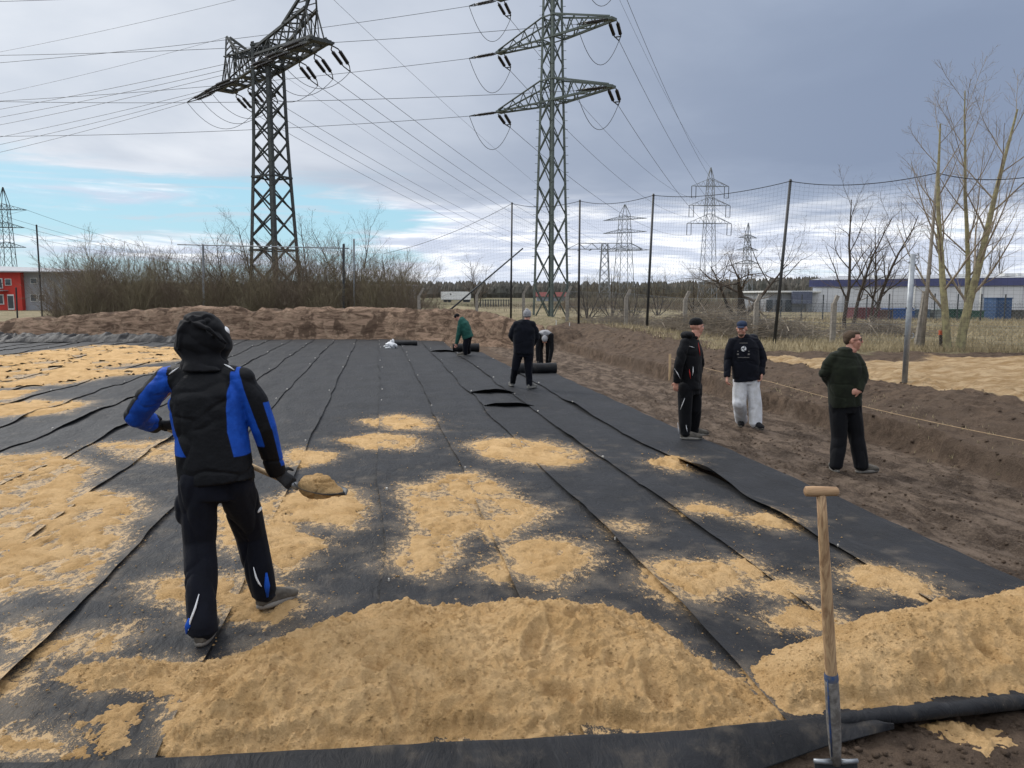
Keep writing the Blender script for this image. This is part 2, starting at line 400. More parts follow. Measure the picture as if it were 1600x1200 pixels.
# ================================================================ SAND PATCH OUTLINES (traced in pixels, laid on the level fabric)
PATCH = {
 'A': [(697,744),(745,744),(784,766),(815,787),(859,803),(837,822),(806,836),(784,853),(745,836),(714,849),(710,884),(675,906),(644,903),(612,888),(622,866),(649,844),(644,809),(628,779),(631,761),(675,761)],
 'B': [(789,862),(841,849),(876,849),(920,866),(926,884),(894,906),(859,927),(824,914),(780,912),(749,897),(784,888),(784,872)],
 'C': [(1012,890),(1069,884),(1130,888),(1156,897),(1160,914),(1130,932),(1104,949),(1069,951),(1034,936),(1012,914)],
 'C2': [(1140,886),(1165,882),(1190,903),(1172,914),(1150,903)],
 'D': [(1175,918),(1230,913),(1255,925),(1262,938),(1215,940),(1180,932)],
 'E': [(1200,974),(1240,958),(1290,965),(1322,985),(1260,991),(1215,987)],
 'F': [(1318,903),(1350,892),(1390,898),(1425,912),(1455,932),(1440,946),(1400,936),(1340,920)],
 'G': [(1063,799),(1095,794),(1135,804),(1160,814),(1140,815),(1110,808),(1080,808)],
 'H': [(1155,817),(1200,807),(1243,824),(1225,831),(1180,827)],
 'I': [(1020,728),(1045,720),(1070,723),(1073,739),(1050,742)],
 'J': [(728,700),(770,690),(850,694),(905,708),(907,722),(880,733),(830,731),(770,722)],
 'K': [(566,660),(620,652),(672,660),(668,676),(610,674)],
 'L': [(533,690),(580,681),(640,685),(653,695),(640,708),(580,703)],
 'M': [(435,717),(465,706),(522,713),(510,725),(460,732)],
 'N': [(415,792),(480,770),(545,766),(570,795),(552,832),(510,822),(450,818)],
 'O': [(340,800),(430,792),(470,848),(508,850),(480,872),(450,897),(420,880),(345,860)],
 'P': [(220,920),(300,905),(420,908),(472,950),(430,972),(330,970),(250,945)],
 'Q': [(-60,722),(90,714),(155,740),(120,770),(205,782),(222,800),(185,830),(200,850),(160,882),(120,930),(60,920),(0,945),(-60,960)],
 'R': [(150,700),(272,694),(282,730),(200,722)],
 'S': [(28,1028),(100,1010),(205,988),(170,1025),(60,1042)],
 'T': [(-60,1058),(50,1068),(30,1092),(-60,1098)],
 'U': [(-60,1165),(60,1163),(110,1172),(92,1186),(-60,1195)],
 'V': [(50,552),(150,541),(290,545),(285,566),(150,580),(275,578),(200,590),(90,604),(-60,612),(-60,562)],
 'W': [(-60,636),(60,628),(140,630),(100,650),(-60,660)],
 'X': [(-60,616),(55,611),(20,628),(-60,632)],
 'Y': [(5,1000),(40,985),(60,1000),(30,1018)],
 'Z': [(952,828),(975,822),(1000,828),(996,838),(965,838)],
}
PILE = [(118,1060),(210,1046),(330,1052),(430,1010),(520,985),(640,965),(800,960),(930,962),(1010,990),(1060,1030),(1150,1075),(1200,1122),(1100,1150),(900,1160),(600,1172),(430,1178),(300,1190),(270,1170),(290,1110),(250,1084),(160,1082)]
def poly_world(px): return np.array([[*G(a, b).xy] for a, b in px])
def sdist(x, y, poly):
    """signed distance to a polygon, positive inside"""
    p = np.stack([x, y], -1); n = len(poly); best = np.full(x.shape, 1e9); ins = np.zeros(x.shape, bool)
    for i in range(n):
        a = poly[i]; b = poly[(i + 1) % n]; e = b - a; w = p - a
        t = np.clip((w @ e) / (e @ e), 0, 1); q = w - t[..., None] * e; best = np.minimum(best, (q ** 2).sum(-1))
        c = (a[1] > y) != (b[1] > y)
        ins ^= c & (x < (b[0] - a[0]) * (y - a[1]) / (b[1] - a[1] + 1e-12) + a[0])
    return np.sqrt(best) * np.where(ins, 1, -1)
POLYW = {k: poly_world(v) for k, v in PATCH.items()}

# ================================================================ FABRIC STRIPS
SEAMS_R = [.0, .95, 1.95, 2.82, 3.72, 4.74]
SEAMS_L = [-1.02 * i for i in range(0, 22)]
Y0 = 3.27
def far_end(X):
    y = np.linspace(25, 45, 200); l = X * CY - y * SY; d = X * SY + y * CY
    t = d - np.interp(l, _lb, _db); return float(np.interp(.12, t, y))
def crease(x, y):
    """waves and creases the whole sheet lies in"""
    w = fbm(x * .6, y * .28, 2.7, 3) * .022 + np.abs(fbm(x * 1.5 + y * .22, y * .35 - x * .2, 6.1, 3)) * -.034 + .018
    w = w + sstep(-x, 1.0, 4.0) * (fbm(x * .5 + y * .25, y * .8, 1.9, 3) * .05) * sstep(y, 4.2, 7)
    w = w + .007 * fbm(x * 5, y * 2.2, 9.1, 3) - .012 * np.clip(1 - 5 * np.abs(fbm(x * .9 - y * .5, y * .7 + x * .8, 3.6, 2)), 0, 1)
    return w
def base_z(x, y): return .030 + np.maximum(crease(x, y), -.026)
def strip(x0, x1, y0, y1, side, label, group, lifts=(), end_lift=0.0, seed=0.0):
    """side=+1: the left edge lies on top of its left neighbour; -1: mirrored; 0: lies lowest"""
    ysv = [y0]
    while ysv[-1] < y1: ysv.append(ysv[-1] + np.clip(.012 * ysv[-1], .035, .4))
    ysv = np.array(ysv); ysv = y0 + (ysv - y0) * (y1 - y0) / (ysv[-1] - y0)
    ext = .13; a, b = x0, x1
    if side > 0: b = x1 + ext
    if side < 0: a = x0 - ext
    if side == 0: a -= ext; b += ext
    if abs(x1 - 4.74) < .01: b = x1
    us = np.unique(np.concatenate([np.linspace(0, .12, 5), np.linspace(.12, .88, 16), np.linspace(.88, 1, 5)]))
    U, Yv = np.meshgrid(us, ysv, indexing='ij')
    wob = .075 * fbm(Yv * .45, Yv * 0 + x0 * 3.1, seed, 4)
    Xv = a + (b - a) * U + wob
    Z = base_z(Xv, Yv)
    if side > 0: e = Xv - wob - x0
    elif side < 0: e = x1 - (Xv - wob)
    else: e = None
    if e is not None:
        L_ = .012 + .020 * np.maximum(fbm(Yv * .55, Yv * 0 + x0, seed + 3, 3), 0)
        for yc, wd, amp in lifts: L_ = L_ + amp * np.exp(-((Yv - yc) / wd) ** 2)
        Z = Z + L_ * np.exp(-np.maximum(e, 0) / .11) + .006
        Z = Z - .012 * sstep(e, (x1 - x0) - .16, (x1 - x0) + .02)
    else:
        Z = Z - .010
    if end_lift: Z = Z + end_lift * np.exp(-((Yv - y0) / .10)) * (np.sin(np.pi * U) ** .7) + .010 * np.exp(-((Yv - y0) / .4))
    # the far end climbs the foot of the berm a little
    o = mesh_obj('geotextile_strip', np.stack([Xv, Yv, Z], -1).reshape(-1, 3), grid_faces(len(us), len(ysv)), M['fabric'], smooth=True)
    dust = np.zeros(Xv.shape)
    near = Yv < 45
    for k, pw in POLYW.items():
        mn = pw.min(0) - 1.2; mx = pw.max(0) + 1.2
        if x1 < mn[0] or x0 > mx[0]: continue
        sdv = sdist(Xv, Yv, pw); dust = np.maximum(dust, np.exp(-np.maximum(-sdv, 0) / (.26 + .012 * Yv)))
    sdv = sdist(Xv, Yv, PILEW); dust = np.maximum(dust, .95 * np.exp(-np.maximum(-sdv, 0) / .30))
    dust = np.maximum(dust, .45 * sstep(-Xv, .2, 3.0) * (1 - sstep(Yv, 8, 14)))
    dust = np.maximum(dust, .35 * (1 - sstep(Yv, 5, 9)) * (1 - sstep(Xv, 2.2, 3.2)))
    set_attr(o, 'dust', dust)
    tag(o, label, 'ground fabric', group); return o
PILEW = poly_world(PILE)
_FG = 'black geotextile strips laid side by side'
ya, yb, yc = G(770, 617).y, G(795, 638).y, G(720, 551).y
yroll = [G(842, 586).y, G(727, 551).y]
strip(.0, .95, Y0, far_end(.5), 1, 'black fabric strip right of centre, running under the middle sand patch', _FG, [(9, .8, .01)], seed=1)
strip(.95, 1.95, Y0, far_end(1.4), 1, 'black fabric strip whose wavy left edge splits the broad central sand patch', _FG, [(7.2, .5, .02), (5.2, .4, .015)], seed=2)
strip(1.95, 2.82, Y0, yb + .1, 1, 'black fabric strip carrying the ragged bright sand patch left of the spade', _FG, [(6.6, 1.4, .035), (4.6, .5, .03)], seed=3)
strip(1.95, 2.82, yb - .05, ya + .1, 1, 'short black fabric piece between two bulging cross joints', _FG, [], .075, seed=4)
strip(1.95, 2.82, ya - .05, yc + .1, 1, 'black fabric piece left of the standing man in dark clothes', _FG, [], .085, seed=5)
strip(1.95, 2.82, yc - .05, far_end(2.4), 1, 'black fabric piece by the boots of the man in green', _FG, [], .07, seed=6)
strip(2.82, 3.72, Y0, yroll[1], 1, 'black fabric strip ending at the roll beside the man in green', _FG, [(7.0, .8, .02), (11, .6, .03)], seed=7)
strip(3.72, 4.74, Y0 + .1, yroll[0], 1, 'outermost black fabric strip along the bare earth track, its edge gaping', _FG, [(8.3, .75, .10), (6.6, .5, .05), (14, 1.0, .04)], seed=8)
_nth = ['first', 'second', 'third', 'fourth', 'fifth', 'sixth', 'seventh', 'eighth', 'ninth', 'tenth', 'eleventh', 'twelfth', 'thirteenth', 'fourteenth', 'fifteenth', 'sixteenth', 'seventeenth', 'eighteenth', 'nineteenth', 'twentieth', 'twenty-first']
for i in range(21):
    a, b = SEAMS_L[i + 1], SEAMS_L[i]
    yn = Y0 if i < 4 else max(Y0, -a * .95)
    strip(a, b, yn, far_end((a + b) / 2), -1 if i else 0, 'black fabric strip, %s to the left of the straight centre seam' % _nth[i], _FG, [(4.6, .7, .035)] if i == 2 else [] if i == 1 else [(9 + i, 1.0, .03)], seed=20 + i)
# ================================================================ SAND
def heap(name, polyw, hmax, res, label, rough=1.0, power=.8, span=.5, edge=.07, holes=0.0, seed=0.0, base=None, cat='sand'):
    mn = polyw.min(0) - .15; mx = polyw.max(0) + .15
    nx = int((mx[0] - mn[0]) / res) + 2; ny = int((mx[1] - mn[1]) / res) + 2
    X, Y = np.meshgrid(np.linspace(mn[0], mx[0], nx), np.linspace(mn[1], mx[1], ny), indexing='ij')
    s = sdist(X, Y, polyw) - (.0 if hmax > .2 else .25 * edge)
    s = s + edge * fbm(X * 3.2, Y * 3.2, seed, 6, .74) * 3.4 + edge * .9 * fbm(X * 22, Y * 22, seed + 4, 4, .8)
    if holes: hf = float(np.clip(34 / Y.mean(), .7, 6)); s = np.minimum(s, (fbm(X * hf * 1.3, Y * hf * .8, seed + 9, 6, .74) + .40 - holes * 1.35) * 1.6 / hf)
    prof = np.clip(s / span, 0, None); prof = 1 - np.exp(-1.9 * prof ** power)
    h = hmax * prof
    k = np.clip(s / .05, 0, 1)
    dents = 0
    if hmax > .2:
        for q in range(26):
            cx, cy = mn + (mx - mn) * rng.random(2); a_ = rng.random() * 3.1; ux = (X - cx) * math.cos(a_) + (Y - cy) * math.sin(a_); uy = -(X - cx) * math.sin(a_) + (Y - cy) * math.cos(a_); L2, W2 = rng.uniform(.07, .16), rng.uniform(.05, .08); e2 = np.sqrt((ux / L2) ** 2 + (uy / W2) ** 2)
            dents = dents - .040 * (1 - sstep(e2, .55, 1.0)) + .018 * np.exp(-((e2 - 1.25) / .22) ** 2)
    big = fbm(X * 2.1, Y * 2.1, seed + 2, 3); mid = fbm(X * 7, Y * 7, seed + 5, 4, .6); fine = fbm(X * 26, Y * 26, seed + 6, 4, .65)
    rid = 1 - np.abs(fbm(X * 4.2, Y * 4.2, seed + 7, 3)) * 2.4
    h = h + k * dents + k * rough * (hmax * (.30 if hmax > .2 else .16) * big + np.minimum(hmax, .25) * (.11 * mid + .06 * rid * (mid > -.1)) + .0065 * fine * (1 + 2.6 * sstep(hmax, .05, .3)) + sstep(hmax, .1, .3) * (.055 * np.maximum(fbm(X * 6, Y * 6, seed + 12, 4, .62) - .05, 0) + .022 * (1 - 2.2 * np.abs(fbm(X * 13, Y * 13, seed + 14, 3, .6))) * sstep(fbm(X * 1.7, Y * 1.7, seed + 15, 2), -.25, .2)))
    fl = base_z(X, Y) + .004 if base is None else base(X, Y)
    grain = fbm(X * 55, Y * 55, seed + 8, 3, .8) * .5 + fbm(X * 16, Y * 16, seed + 3, 3, .7)
    thin = np.clip(1 - s / .12, 0, 1)
    Z = fl + np.where(s > 0, h * np.clip(s / .05, .15, 1), s * .5) + .001 + grain * (.011 * thin + .002)
    keep = s > -.10; f = grid_faces(nx, ny); f = f[keep.ravel()[f].all(1)]
    use = np.zeros(nx * ny, bool); use[f.ravel()] = True; idx = np.cumsum(use) - 1
    v = np.stack([X, Y, Z], -1).reshape(-1, 3)[use]
    o = mesh_obj(name, v, idx[f], M['sand'], smooth=True); tag(o, label, cat); return o, (X, Y, Z, keep)
SAND_LABEL = {
 'A': 'broad ragged sand patch in the middle of the black fabric', 'B': 'rounded sand patch just behind the right half of the big heap',
 'C': 'bright thick sand patch nearest the left side of the spade shaft', 'C2': 'small sand spill across a seam right of the bright patch',
 'D': 'flat sand patch touching the left side of the spade shaft', 'E': 'sand patch low beside the spade, just behind the right ridge',
 'F': 'elongated sand patch right of the spade shaft', 'G': 'thin sand streak below the gaping fabric edge',
 'H': 'small sand mound at the near end of the gaping edge', 'I': 'small sand mound at the far end of the gaping edge',
 'J': 'wide flat sand patch in front of the standing man in dark clothes', 'K': 'thin far sand patch right of the hooded worker, the farther of two',
 'L': 'thin sand patch right of the hooded worker, the nearer of two', 'M': 'low sand patch right beside the worker, above the shovel blade',
 'N': 'sand patch lying below the raised shovel blade', 'O': 'sand patch seen between and right of the worker\'s legs',
 'P': 'trodden sand patch round the worker\'s forward boot', 'Q': 'large rough sand patch left of the hooded worker',
 'R': 'faint sand patch at the worker\'s left hip', 'S': 'narrow sand streak at the left, near the raised fabric edge',
 'T': 'small sand patch at the left picture edge beside the heap\'s tongue', 'U': 'sand strip in the lower left corner of the fabric',
 'V': 'huge far sand spread on the left below the earth berm', 'W': 'pale sand band at the left edge, before the far spread',
 'X': 'thin sand sliver at the left edge just below the far spread', 'Y': 'small loose sand spot at the far lower left', 'Z': 'tiny isolated sand spot on the fabric left of the streak'}
for i, (k, pw) in enumerate(POLYW.items()):
    Yc = pw[:, 1].mean(); res = float(np.clip(.0034 * Yc, .013, .09))
    hm = {'I': .09, 'H': .07, 'C': .06, 'F': .055, 'V': .06, 'Q': .035, 'J': .04, 'G': .045, 'B': .05, 'A': .045}.get(k, .032)
    heap('sand_patch', pw, hm, res, SAND_LABEL[k], 1.1, .8, .28, float(np.clip(.0075 * Yc, .04, .16)), {'A': .20, 'Q': .22, 'N': .15, 'O': .16, 'P': .2, 'R': .33, 'U': .2, 'J': .12, 'V': .24, 'S': .22, 'B': .1, 'T': .1, 'K': .12, 'D': .1, 'Z': .25, 'Y': .2}.get(k, .05), seed=3.0 + i * 2.3)
pile, PG = heap('sand_pile', PILEW, .29, .0100, 'big trampled heap of yellow sand in the foreground', .85, 1.22, .95, .045, .0, seed=50.0, base=lambda X, Y: base_z(X, Y) + .024)
heap('sand_spill', poly_world([(95,1150),(170,1118),(235,1130),(300,1105),(330,1190),(240,1184),(150,1188)]), .03, .012, 'scattered sand spill at the left foot of the big heap', 1.1, .8, .25, .09, .27, seed=83.0, base=lambda X, Y: base_z(X, Y) + .012)
RIDGE = [(1170,1062),(1215,1035),(1330,985),(1450,962),(1600,940),(1760,915),(1780,1062),(1600,1088),(1430,1103),(1320,1113),(1225,1122)]
ridge, RG = heap('sand_ridge', poly_world(RIDGE), .30, .0100, 'long ridge of damp sand behind the rolled fabric edge at right', .55, 1.1, .75, .03, 0, seed=61.0, base=lambda X, Y: base_z(X, Y) + .018)
heap('sand_spill', poly_world([(1440,1130),(1490,1122),(1560,1135),(1580,1165),(1545,1175),(1500,1150)]), .045, .012, 'thin sand spill on the bare soil in the lower right corner', 1.0, .8, .2, .04, .08, seed=77.0, base=lambda X, Y: height(X, Y) + .004)
# loose lumps fallen round the patches
def crumbs():
    V = []; F = []; oct_v = np.array([(1, 0, 0), (-1, 0, 0), (0, 1, 0), (0, -1, 0), (0, 0, 1), (0, 0, -.4)], float)
    oct_f = [(0, 2, 4), (2, 1, 4), (1, 3, 4), (3, 0, 4), (2, 0, 5), (1, 2, 5), (3, 1, 5), (0, 3, 5)]
    allp = list(POLYW.items()) + [('pile', PILEW), ('ridge', poly_world(RIDGE))]
    for k, pw in allp:
        if k in ('V', 'W', 'X'): continue
        mn = pw.min(0) - .5; mx = pw.max(0) + .5; area = np.prod(mx - mn); n = int(min(area * 520, 3200))
        q = rng.uniform(mn, mx, (n, 2)); s = sdist(q[:, 0], q[:, 1], pw)
        pr = np.where(s < 0, np.exp(s / .14), .12); ok = (rng.random(n) < pr) & (q[:, 1] > 3.5) & (q[:, 0] < 4.7)
        for (x, y), sd in zip(q[ok], s[ok]):
            r = (.0020 + .0065 * rng.random() ** 4) * (1 + .06 * y)
            if sd > 0 and k in ('pile', 'ridge'): continue
            z = float(base_z(np.array([x]), np.array([y]))[0]) + .016 + (.02 if sd > 0 else 0)
            b = len(V); a = rng.random() * 6.3; ca, sa = math.cos(a), math.sin(a); sx, sy, sz = r * rng.uniform(.7, 1.5), r * rng.uniform(.7, 1.3), r * rng.uniform(.5, 1)
            for ox, oy, oz in oct_v: V.append((x + (ox * ca * sx - oy * sa * sy), y + (ox * sa * sx + oy * ca * sy), z + oz * sz))
            F.extend([[b + i for i in f] for f in oct_f])
    for Xg, Yg, Zg, kp in (PG, RG):
        k = np.argwhere(kp); k = k[rng.choice(len(k), 6000)]
        for i, j in k:
            x, y, z = Xg[i, j], Yg[i, j], Zg[i, j]; r = .0022 + .0065 * rng.random() ** 3
            b = len(V); a = rng.random() * 6.3; ca, sa = math.cos(a), math.sin(a); sx, sy, sz = r * rng.uniform(.7, 1.5), r * rng.uniform(.7, 1.3), r * rng.uniform(.6, 1.1)
            for ox, oy, oz in oct_v: V.append((x + (ox * ca * sx - oy * sa * sy), y + (ox * sa * sx + oy * ca * sy), z + oz * sz))
            F.extend([[b + q for q in f] for f in oct_f])
    o = mesh_obj('sand_crumbs', V, F, M['sand'], smooth=True); tag(o, 'loose sand crumbs scattered over the black fabric', 'sand', kind='stuff')
crumbs()
# soil clods on track, bank and the bare corner
def clods():
    V = []; F = []; t = (1 + 5 ** .5) / 2
    iv = np.array([(-1, t, 0), (1, t, 0), (-1, -t, 0), (1, -t, 0), (0, -1, t), (0, 1, t), (0, -1, -t), (0, 1, -t), (t, 0, -1), (t, 0, 1), (-t, 0, -1), (-t, 0, 1)], float) / 1.9
    fc = [(0, 11, 5), (0, 5, 1), (0, 1, 7), (0, 7, 10), (0, 10, 11), (1, 5, 9), (5, 11, 4), (11, 10, 2), (10, 7, 6), (7, 1, 8), (3, 9, 4), (3, 4, 2), (3, 2, 6), (3, 6, 8), (3, 8, 9), (4, 9, 5), (2, 4, 11), (6, 2, 10), (8, 6, 7), (9, 8, 1)]
    pts = []
    for n, x0, x1, y0, y1, r0, r1 in ((4500, 4.85, 7.3, 4.4, 17, .003, .022), (1300, 7.1, 9.4, 5.5, 28, .005, .035), (2200, 1.0, 4.6, 2.3, 3.5, .003, .024), (500, 4.7, 7, 3.4, 5.5, .005, .02)):
        xy = np.stack([rng.uniform(x0, x1, n), rng.uniform(y0, y1, n)], 1); r = r0 + (r1 - r0) * rng.random(n) ** 3.5
        pts.append(np.column_stack([xy, height(xy[:, 0], xy[:, 1]), r]))
    for x, y, z, r in np.concatenate(pts):
        b = len(V); jit = rng.uniform(.7, 1.25, (12, 3)) * np.array([1, 1, .7]) * r; q = iv * jit; a = rng.random() * 6.3; ca, sa = math.cos(a), math.sin(a)
        V.extend([(x + i * ca - j * sa, y + i * sa + j * ca, z + k + r * .15) for i, j, k in q]); F.extend([[b + i for i in f] for f in fc])
    o = mesh_obj('soil_clods', V, F, M['soil'], smooth=True)
    for nm in ('m_track', 'm_sand', 'm_grass', 'm_cut', 'm_field'): set_attr(o, nm, np.zeros(len(V)))
    tag(o, 'loose brown soil clods along the track and bank', 'soil', kind='stuff')
clods()

# ================================================================ FRONT FLAP AND ROLLED HEM
def lerp_line(pts, t):
    pts = np.array(pts, float); s = np.concatenate([[0], np.cumsum(np.hypot(*np.diff(pts, axis=0).T))]); s /= s[-1]
    return np.stack([np.interp(t, s, pts[:, 0]), np.interp(t, s, pts[:, 1])], -1)
def front_flap():
    nu, nv = 150, 26; t = np.linspace(0, 1, nu)
    far = lerp_line([(-120, 1198), (200, 1191), (430, 1180), (700, 1166), (1000, 1150), (1200, 1133), (1330, 1117), (1395, 1146)], t)
    near = lerp_line([(-120, 1420), (300, 1400), (800, 1330), (1050, 1262), (1190, 1203), (1290, 1168), (1350, 1155), (1396, 1147)], t)
    V = []
    for i in range(nu):
        tipf = min(1, (nu - 1 - i) / 26); zt = .02 + .08 * tipf ** .7; A = G(*far[i], zt); B = G(*near[i], .012)
        for j in range(nv):
            w = j / (nv - 1); p = A.lerp(B, w)
            n = float(fbm(np.array([p.x * 3]), np.array([p.y * 3]), 4.0, 3)[0])
            z = zt * (1 - w) ** 1.3 + .012 + .018 * math.sin(math.pi * w) + n * .016 * (1 - .4 * w)
            if i > nu - 14: z += .035 * ((i - nu + 14) / 14) ** 2
            V.append((p.x, p.y, max(z, .008)))
    o = mesh_obj('fabric_flap', V, grid_faces(nu, nv), M['fabric'], smooth=True); set_attr(o, 'dust', np.full(len(V), .25))
    md = o.modifiers.new('thickness', 'SOLIDIFY'); md.thickness = .004
    tag(o, 'black fabric flap folded towards the camera, its pointed end by the spade', 'ground fabric')
front_flap()
def rolled_hem():
    nu, nv = 120, 40; V = []
    line = lerp_line([(1288, 1128), (1400, 1118), (1500, 1107), (1600, 1096), (1800, 1078)], np.linspace(0, 1, nu))
    for i in range(nu):
        c = G(*line[i], .056); n = float(fbm(np.array([i * .11]), np.array([0.]), 2., 3)[0]); rr = (.046 + .012 * n) * (.75 + .25 * min(1, i / 25))
        e = (G(*line[min(i + 1, nu - 1)], .07) - G(*line[max(i - 1, 0)], .07)).normalized(); s = Vector((e.y, -e.x, 0))
        for j in range(nv):
            a = math.pi * .55 - (2.6 * math.pi) * j / (nv - 1); r = rr * (1 - .38 * j / (nv - 1))
            q = c + s * (math.cos(a) * r) + Vector((0, 0, math.sin(a) * r * .85 + n * .01)); V.append(tuple(q))
    o = mesh_obj('fabric_hem', V, grid_faces(nu, nv), M['fabric'], smooth=True); set_attr(o, 'dust', np.full(len(V), .05))
    tag(o, 'black fabric hem rolled into a tube in front of the damp sand ridge', 'ground fabric')
rolled_hem()
# rumpled surplus fabric against the far berm, left
def far_rumple():
    nu, nv = 220, 14; V = []
    for i in range(nu):
        px = -80 + 370 * i / (nu - 1)
        for j in range(nv):
            w = j / (nv - 1); l = (px - 800) / 1200 * 36.3; d = np.interp(l, _lb, _db) - 1.9 + 1.9 * w; p = LD(l, d)
            n = float(fbm(np.array([l * .55]), np.array([w * 1.4 + l * .35]), 6.0, 4, .6)[0])
            n2 = abs(float(fbm(np.array([l * 1.7 + w]), np.array([w * 3.4 - l * .8]), 3.0, 3)[0])); z = .05 + (math.sin(math.pi * min(1, w * 1.1)) ** .8) * (.30 + .42 * max(n, -.6) - .35 * n2) + .22 * w * (1 - i / nu)
            V.append((p.x, p.y, z))
    o = mesh_obj('fabric_bundle', V, grid_faces(nu, nv), M['fabric'], smooth=True); set_attr(o, 'dust', np.zeros(len(V)))
    tag(o, 'rumpled surplus black fabric heaped along the foot of the berm at far left', 'ground fabric')
far_rumple()
def fabric_roll(c, axis_, length, r, label):
    ax = Vector(axis_).normalized(); up = Vector((0, 0, 1)); s = up.cross(ax).normalized(); V = []; nu, nv = 24, 44
    root = empty('fabric_roll', (c.x, c.y, 0), label, 'fabric roll', 'rolls of black fabric')
    for i in range(nu):
        t = i / (nu - 1) - .5
        for j in range(nv):
            a = 2 * math.pi * j / (nv - 1); rr = r * (1 + .015 * math.sin(9 * t + j * .3))
            V.append(c + ax * (t * length) + s * (math.cos(a) * rr) + up * (math.sin(a) * rr + r * 1.0))
    o = mesh_obj('wound_fabric', V, grid_faces(nu, nv), M['fabric'], root, True); set_attr(o, 'dust', np.zeros(len(V)))
    for e in (-1, 1):
        mb = MB(); turns = 4; pts = []
        for k in range(90):
            w = k / 89; a = turns * 2 * math.pi * w; rr = .035 + (r - .035) * w
            pts.append(c + ax * (e * length / 2) + s * (math.cos(a) * rr) + up * (math.sin(a) * rr + r))
        n = len(pts); mb.v = [tuple(p) for p in pts] + [tuple(p - ax * e * .10) for p in pts]; mb.f = [[i, i + 1, n + i + 1, n + i] for i in range(n - 1)]
        q = mb.build('spiral_end', M['fabric'], root, True); set_attr(q, 'dust', np.zeros(len(mb.v)))
        mc = MB(); mc.ring_tube([c + ax * (e * (length / 2 - .02)) + up * r, c + ax * (e * (length / 2 - .06)) + up * r], [r * .97] * 2, 20); mc.build('core', M['insulator'], root)
c = G(842, 588); fabric_roll(Vector((4.23, yroll[0] + .1, .02)), (1, 0, 0), 1.12, .15, 'thick black fabric roll pushed along by the bending man in the grey cap')
fabric_roll(Vector((3.28, yroll[1] + .1, .02)), (1, -.03, 0), 1.0, .16, 'black fabric roll at the feet of the man in green')
c = G(628, 541); fabric_roll(c, (1, .05, 0), 1.3, .11, 'slack far fabric roll beside the crumpled white bag')

def fixing_pins():
    mb = MB(); rnd = random.Random(4)
    for sm in SEAMS_R[:-1] + SEAMS_L[1:14]:
        y = 4 + rnd.random()
        while y < 34:
            y += rnd.uniform(.8, 5.0) * (1 + y * .02); x = sm + (.05 if sm >= 0 else -.05) + rnd.gauss(0, .02); z = float(base_z(np.array([x]), np.array([y]))[0]) + .034; r = rnd.uniform(.006, .012) * (1 + .03 * y)
            mb.ring_tube([(x, y, z - .02), (x, y, z), (x, y, z + .004)], [r, r, r * .6], 7)
    o = mb.build('fixing_pins', simple('pale_pin_heads', (.55, .52, .47), None, .7)); tag(o, 'small pale pin heads dotted along the fabric seams', 'pins', kind='stuff')
fixing_pins()
# ================================================================ PYLONS AND LINES
_beam_me = {}
def beam_obj(name, a, b, w, mat, parent):
    """a steel bar as an object of its own; all bars of one finish share one mesh"""
    key = mat.name
    if key not in _beam_me:
        mb = MB(); L_ = .5
        prof = [(-.5, -.5), (.5, -.5), (.5, -.28), (-.28, -.28), (-.28, .5), (-.5, .5)]
        mb.add([(x, y, z) for z in (-L_, L_) for x, y in prof], [[k, (k + 1) % 6, 6 + (k + 1) % 6, 6 + k] for k in range(6)] + [[5, 4, 3, 2, 1, 0], [6, 7, 8, 9, 10, 11]])
        me = bpy.data.meshes.new('steel_bar'); me.from_pydata(mb.v, [], mb.f); me.materials.append(mat); _beam_me[key] = me
    a = Vector(a); b = Vector(b); off = Vector((0, 0, 0)); q = parent
    while q is not None: off = off + q.location; q = q.parent
    o = bpy.data.objects.new(name, _beam_me[key]); COL.objects.link(o); o.parent = parent
    d = b - a; o.location = (a + b) / 2 - off; o.rotation_mode = 'QUATERNION'; o.rotation_quaternion = d.to_track_quat('Z', 'Y'); o.scale = (w, w, d.length)
    return o
def insulator(root, a, b, r=.085, nrib=11):
    mb = MB(); a = Vector(a); b = Vector(b); pts = [a]; rad = [.03]
    for k in range(nrib):
        for dt, rr in ((.0, .45), (.35, 1.0), (.6, .5)):
            pts.append(a.lerp(b, .14 + .72 * (k + dt) / nrib)); rad.append(r * rr)
    pts.append(b); rad.append(.03); mb.ring_tube(pts, rad, 8); return mb.build('insulator', M['insulator'], root, True)
def sag_line(a, b, sag, n=28):
    a = Vector(a); b = Vector(b); return [a.lerp(b, i / n) - Vector((0, 0, sag * 4 * (i / n) * (1 - i / n))) for i in range(n + 1)]
def wire(a, b, sag, label, r=.017, group='power line conductors'):
    mb = MB(); a = Vector(a)
    pts = [p - a for p in sag_line(a, b, sag)]; mb.ring_tube(pts, r, 5, False)
    o = mb.build('power_line', M['wire'], None, True); o.location = a; tag(o, label, 'power line', group); return o
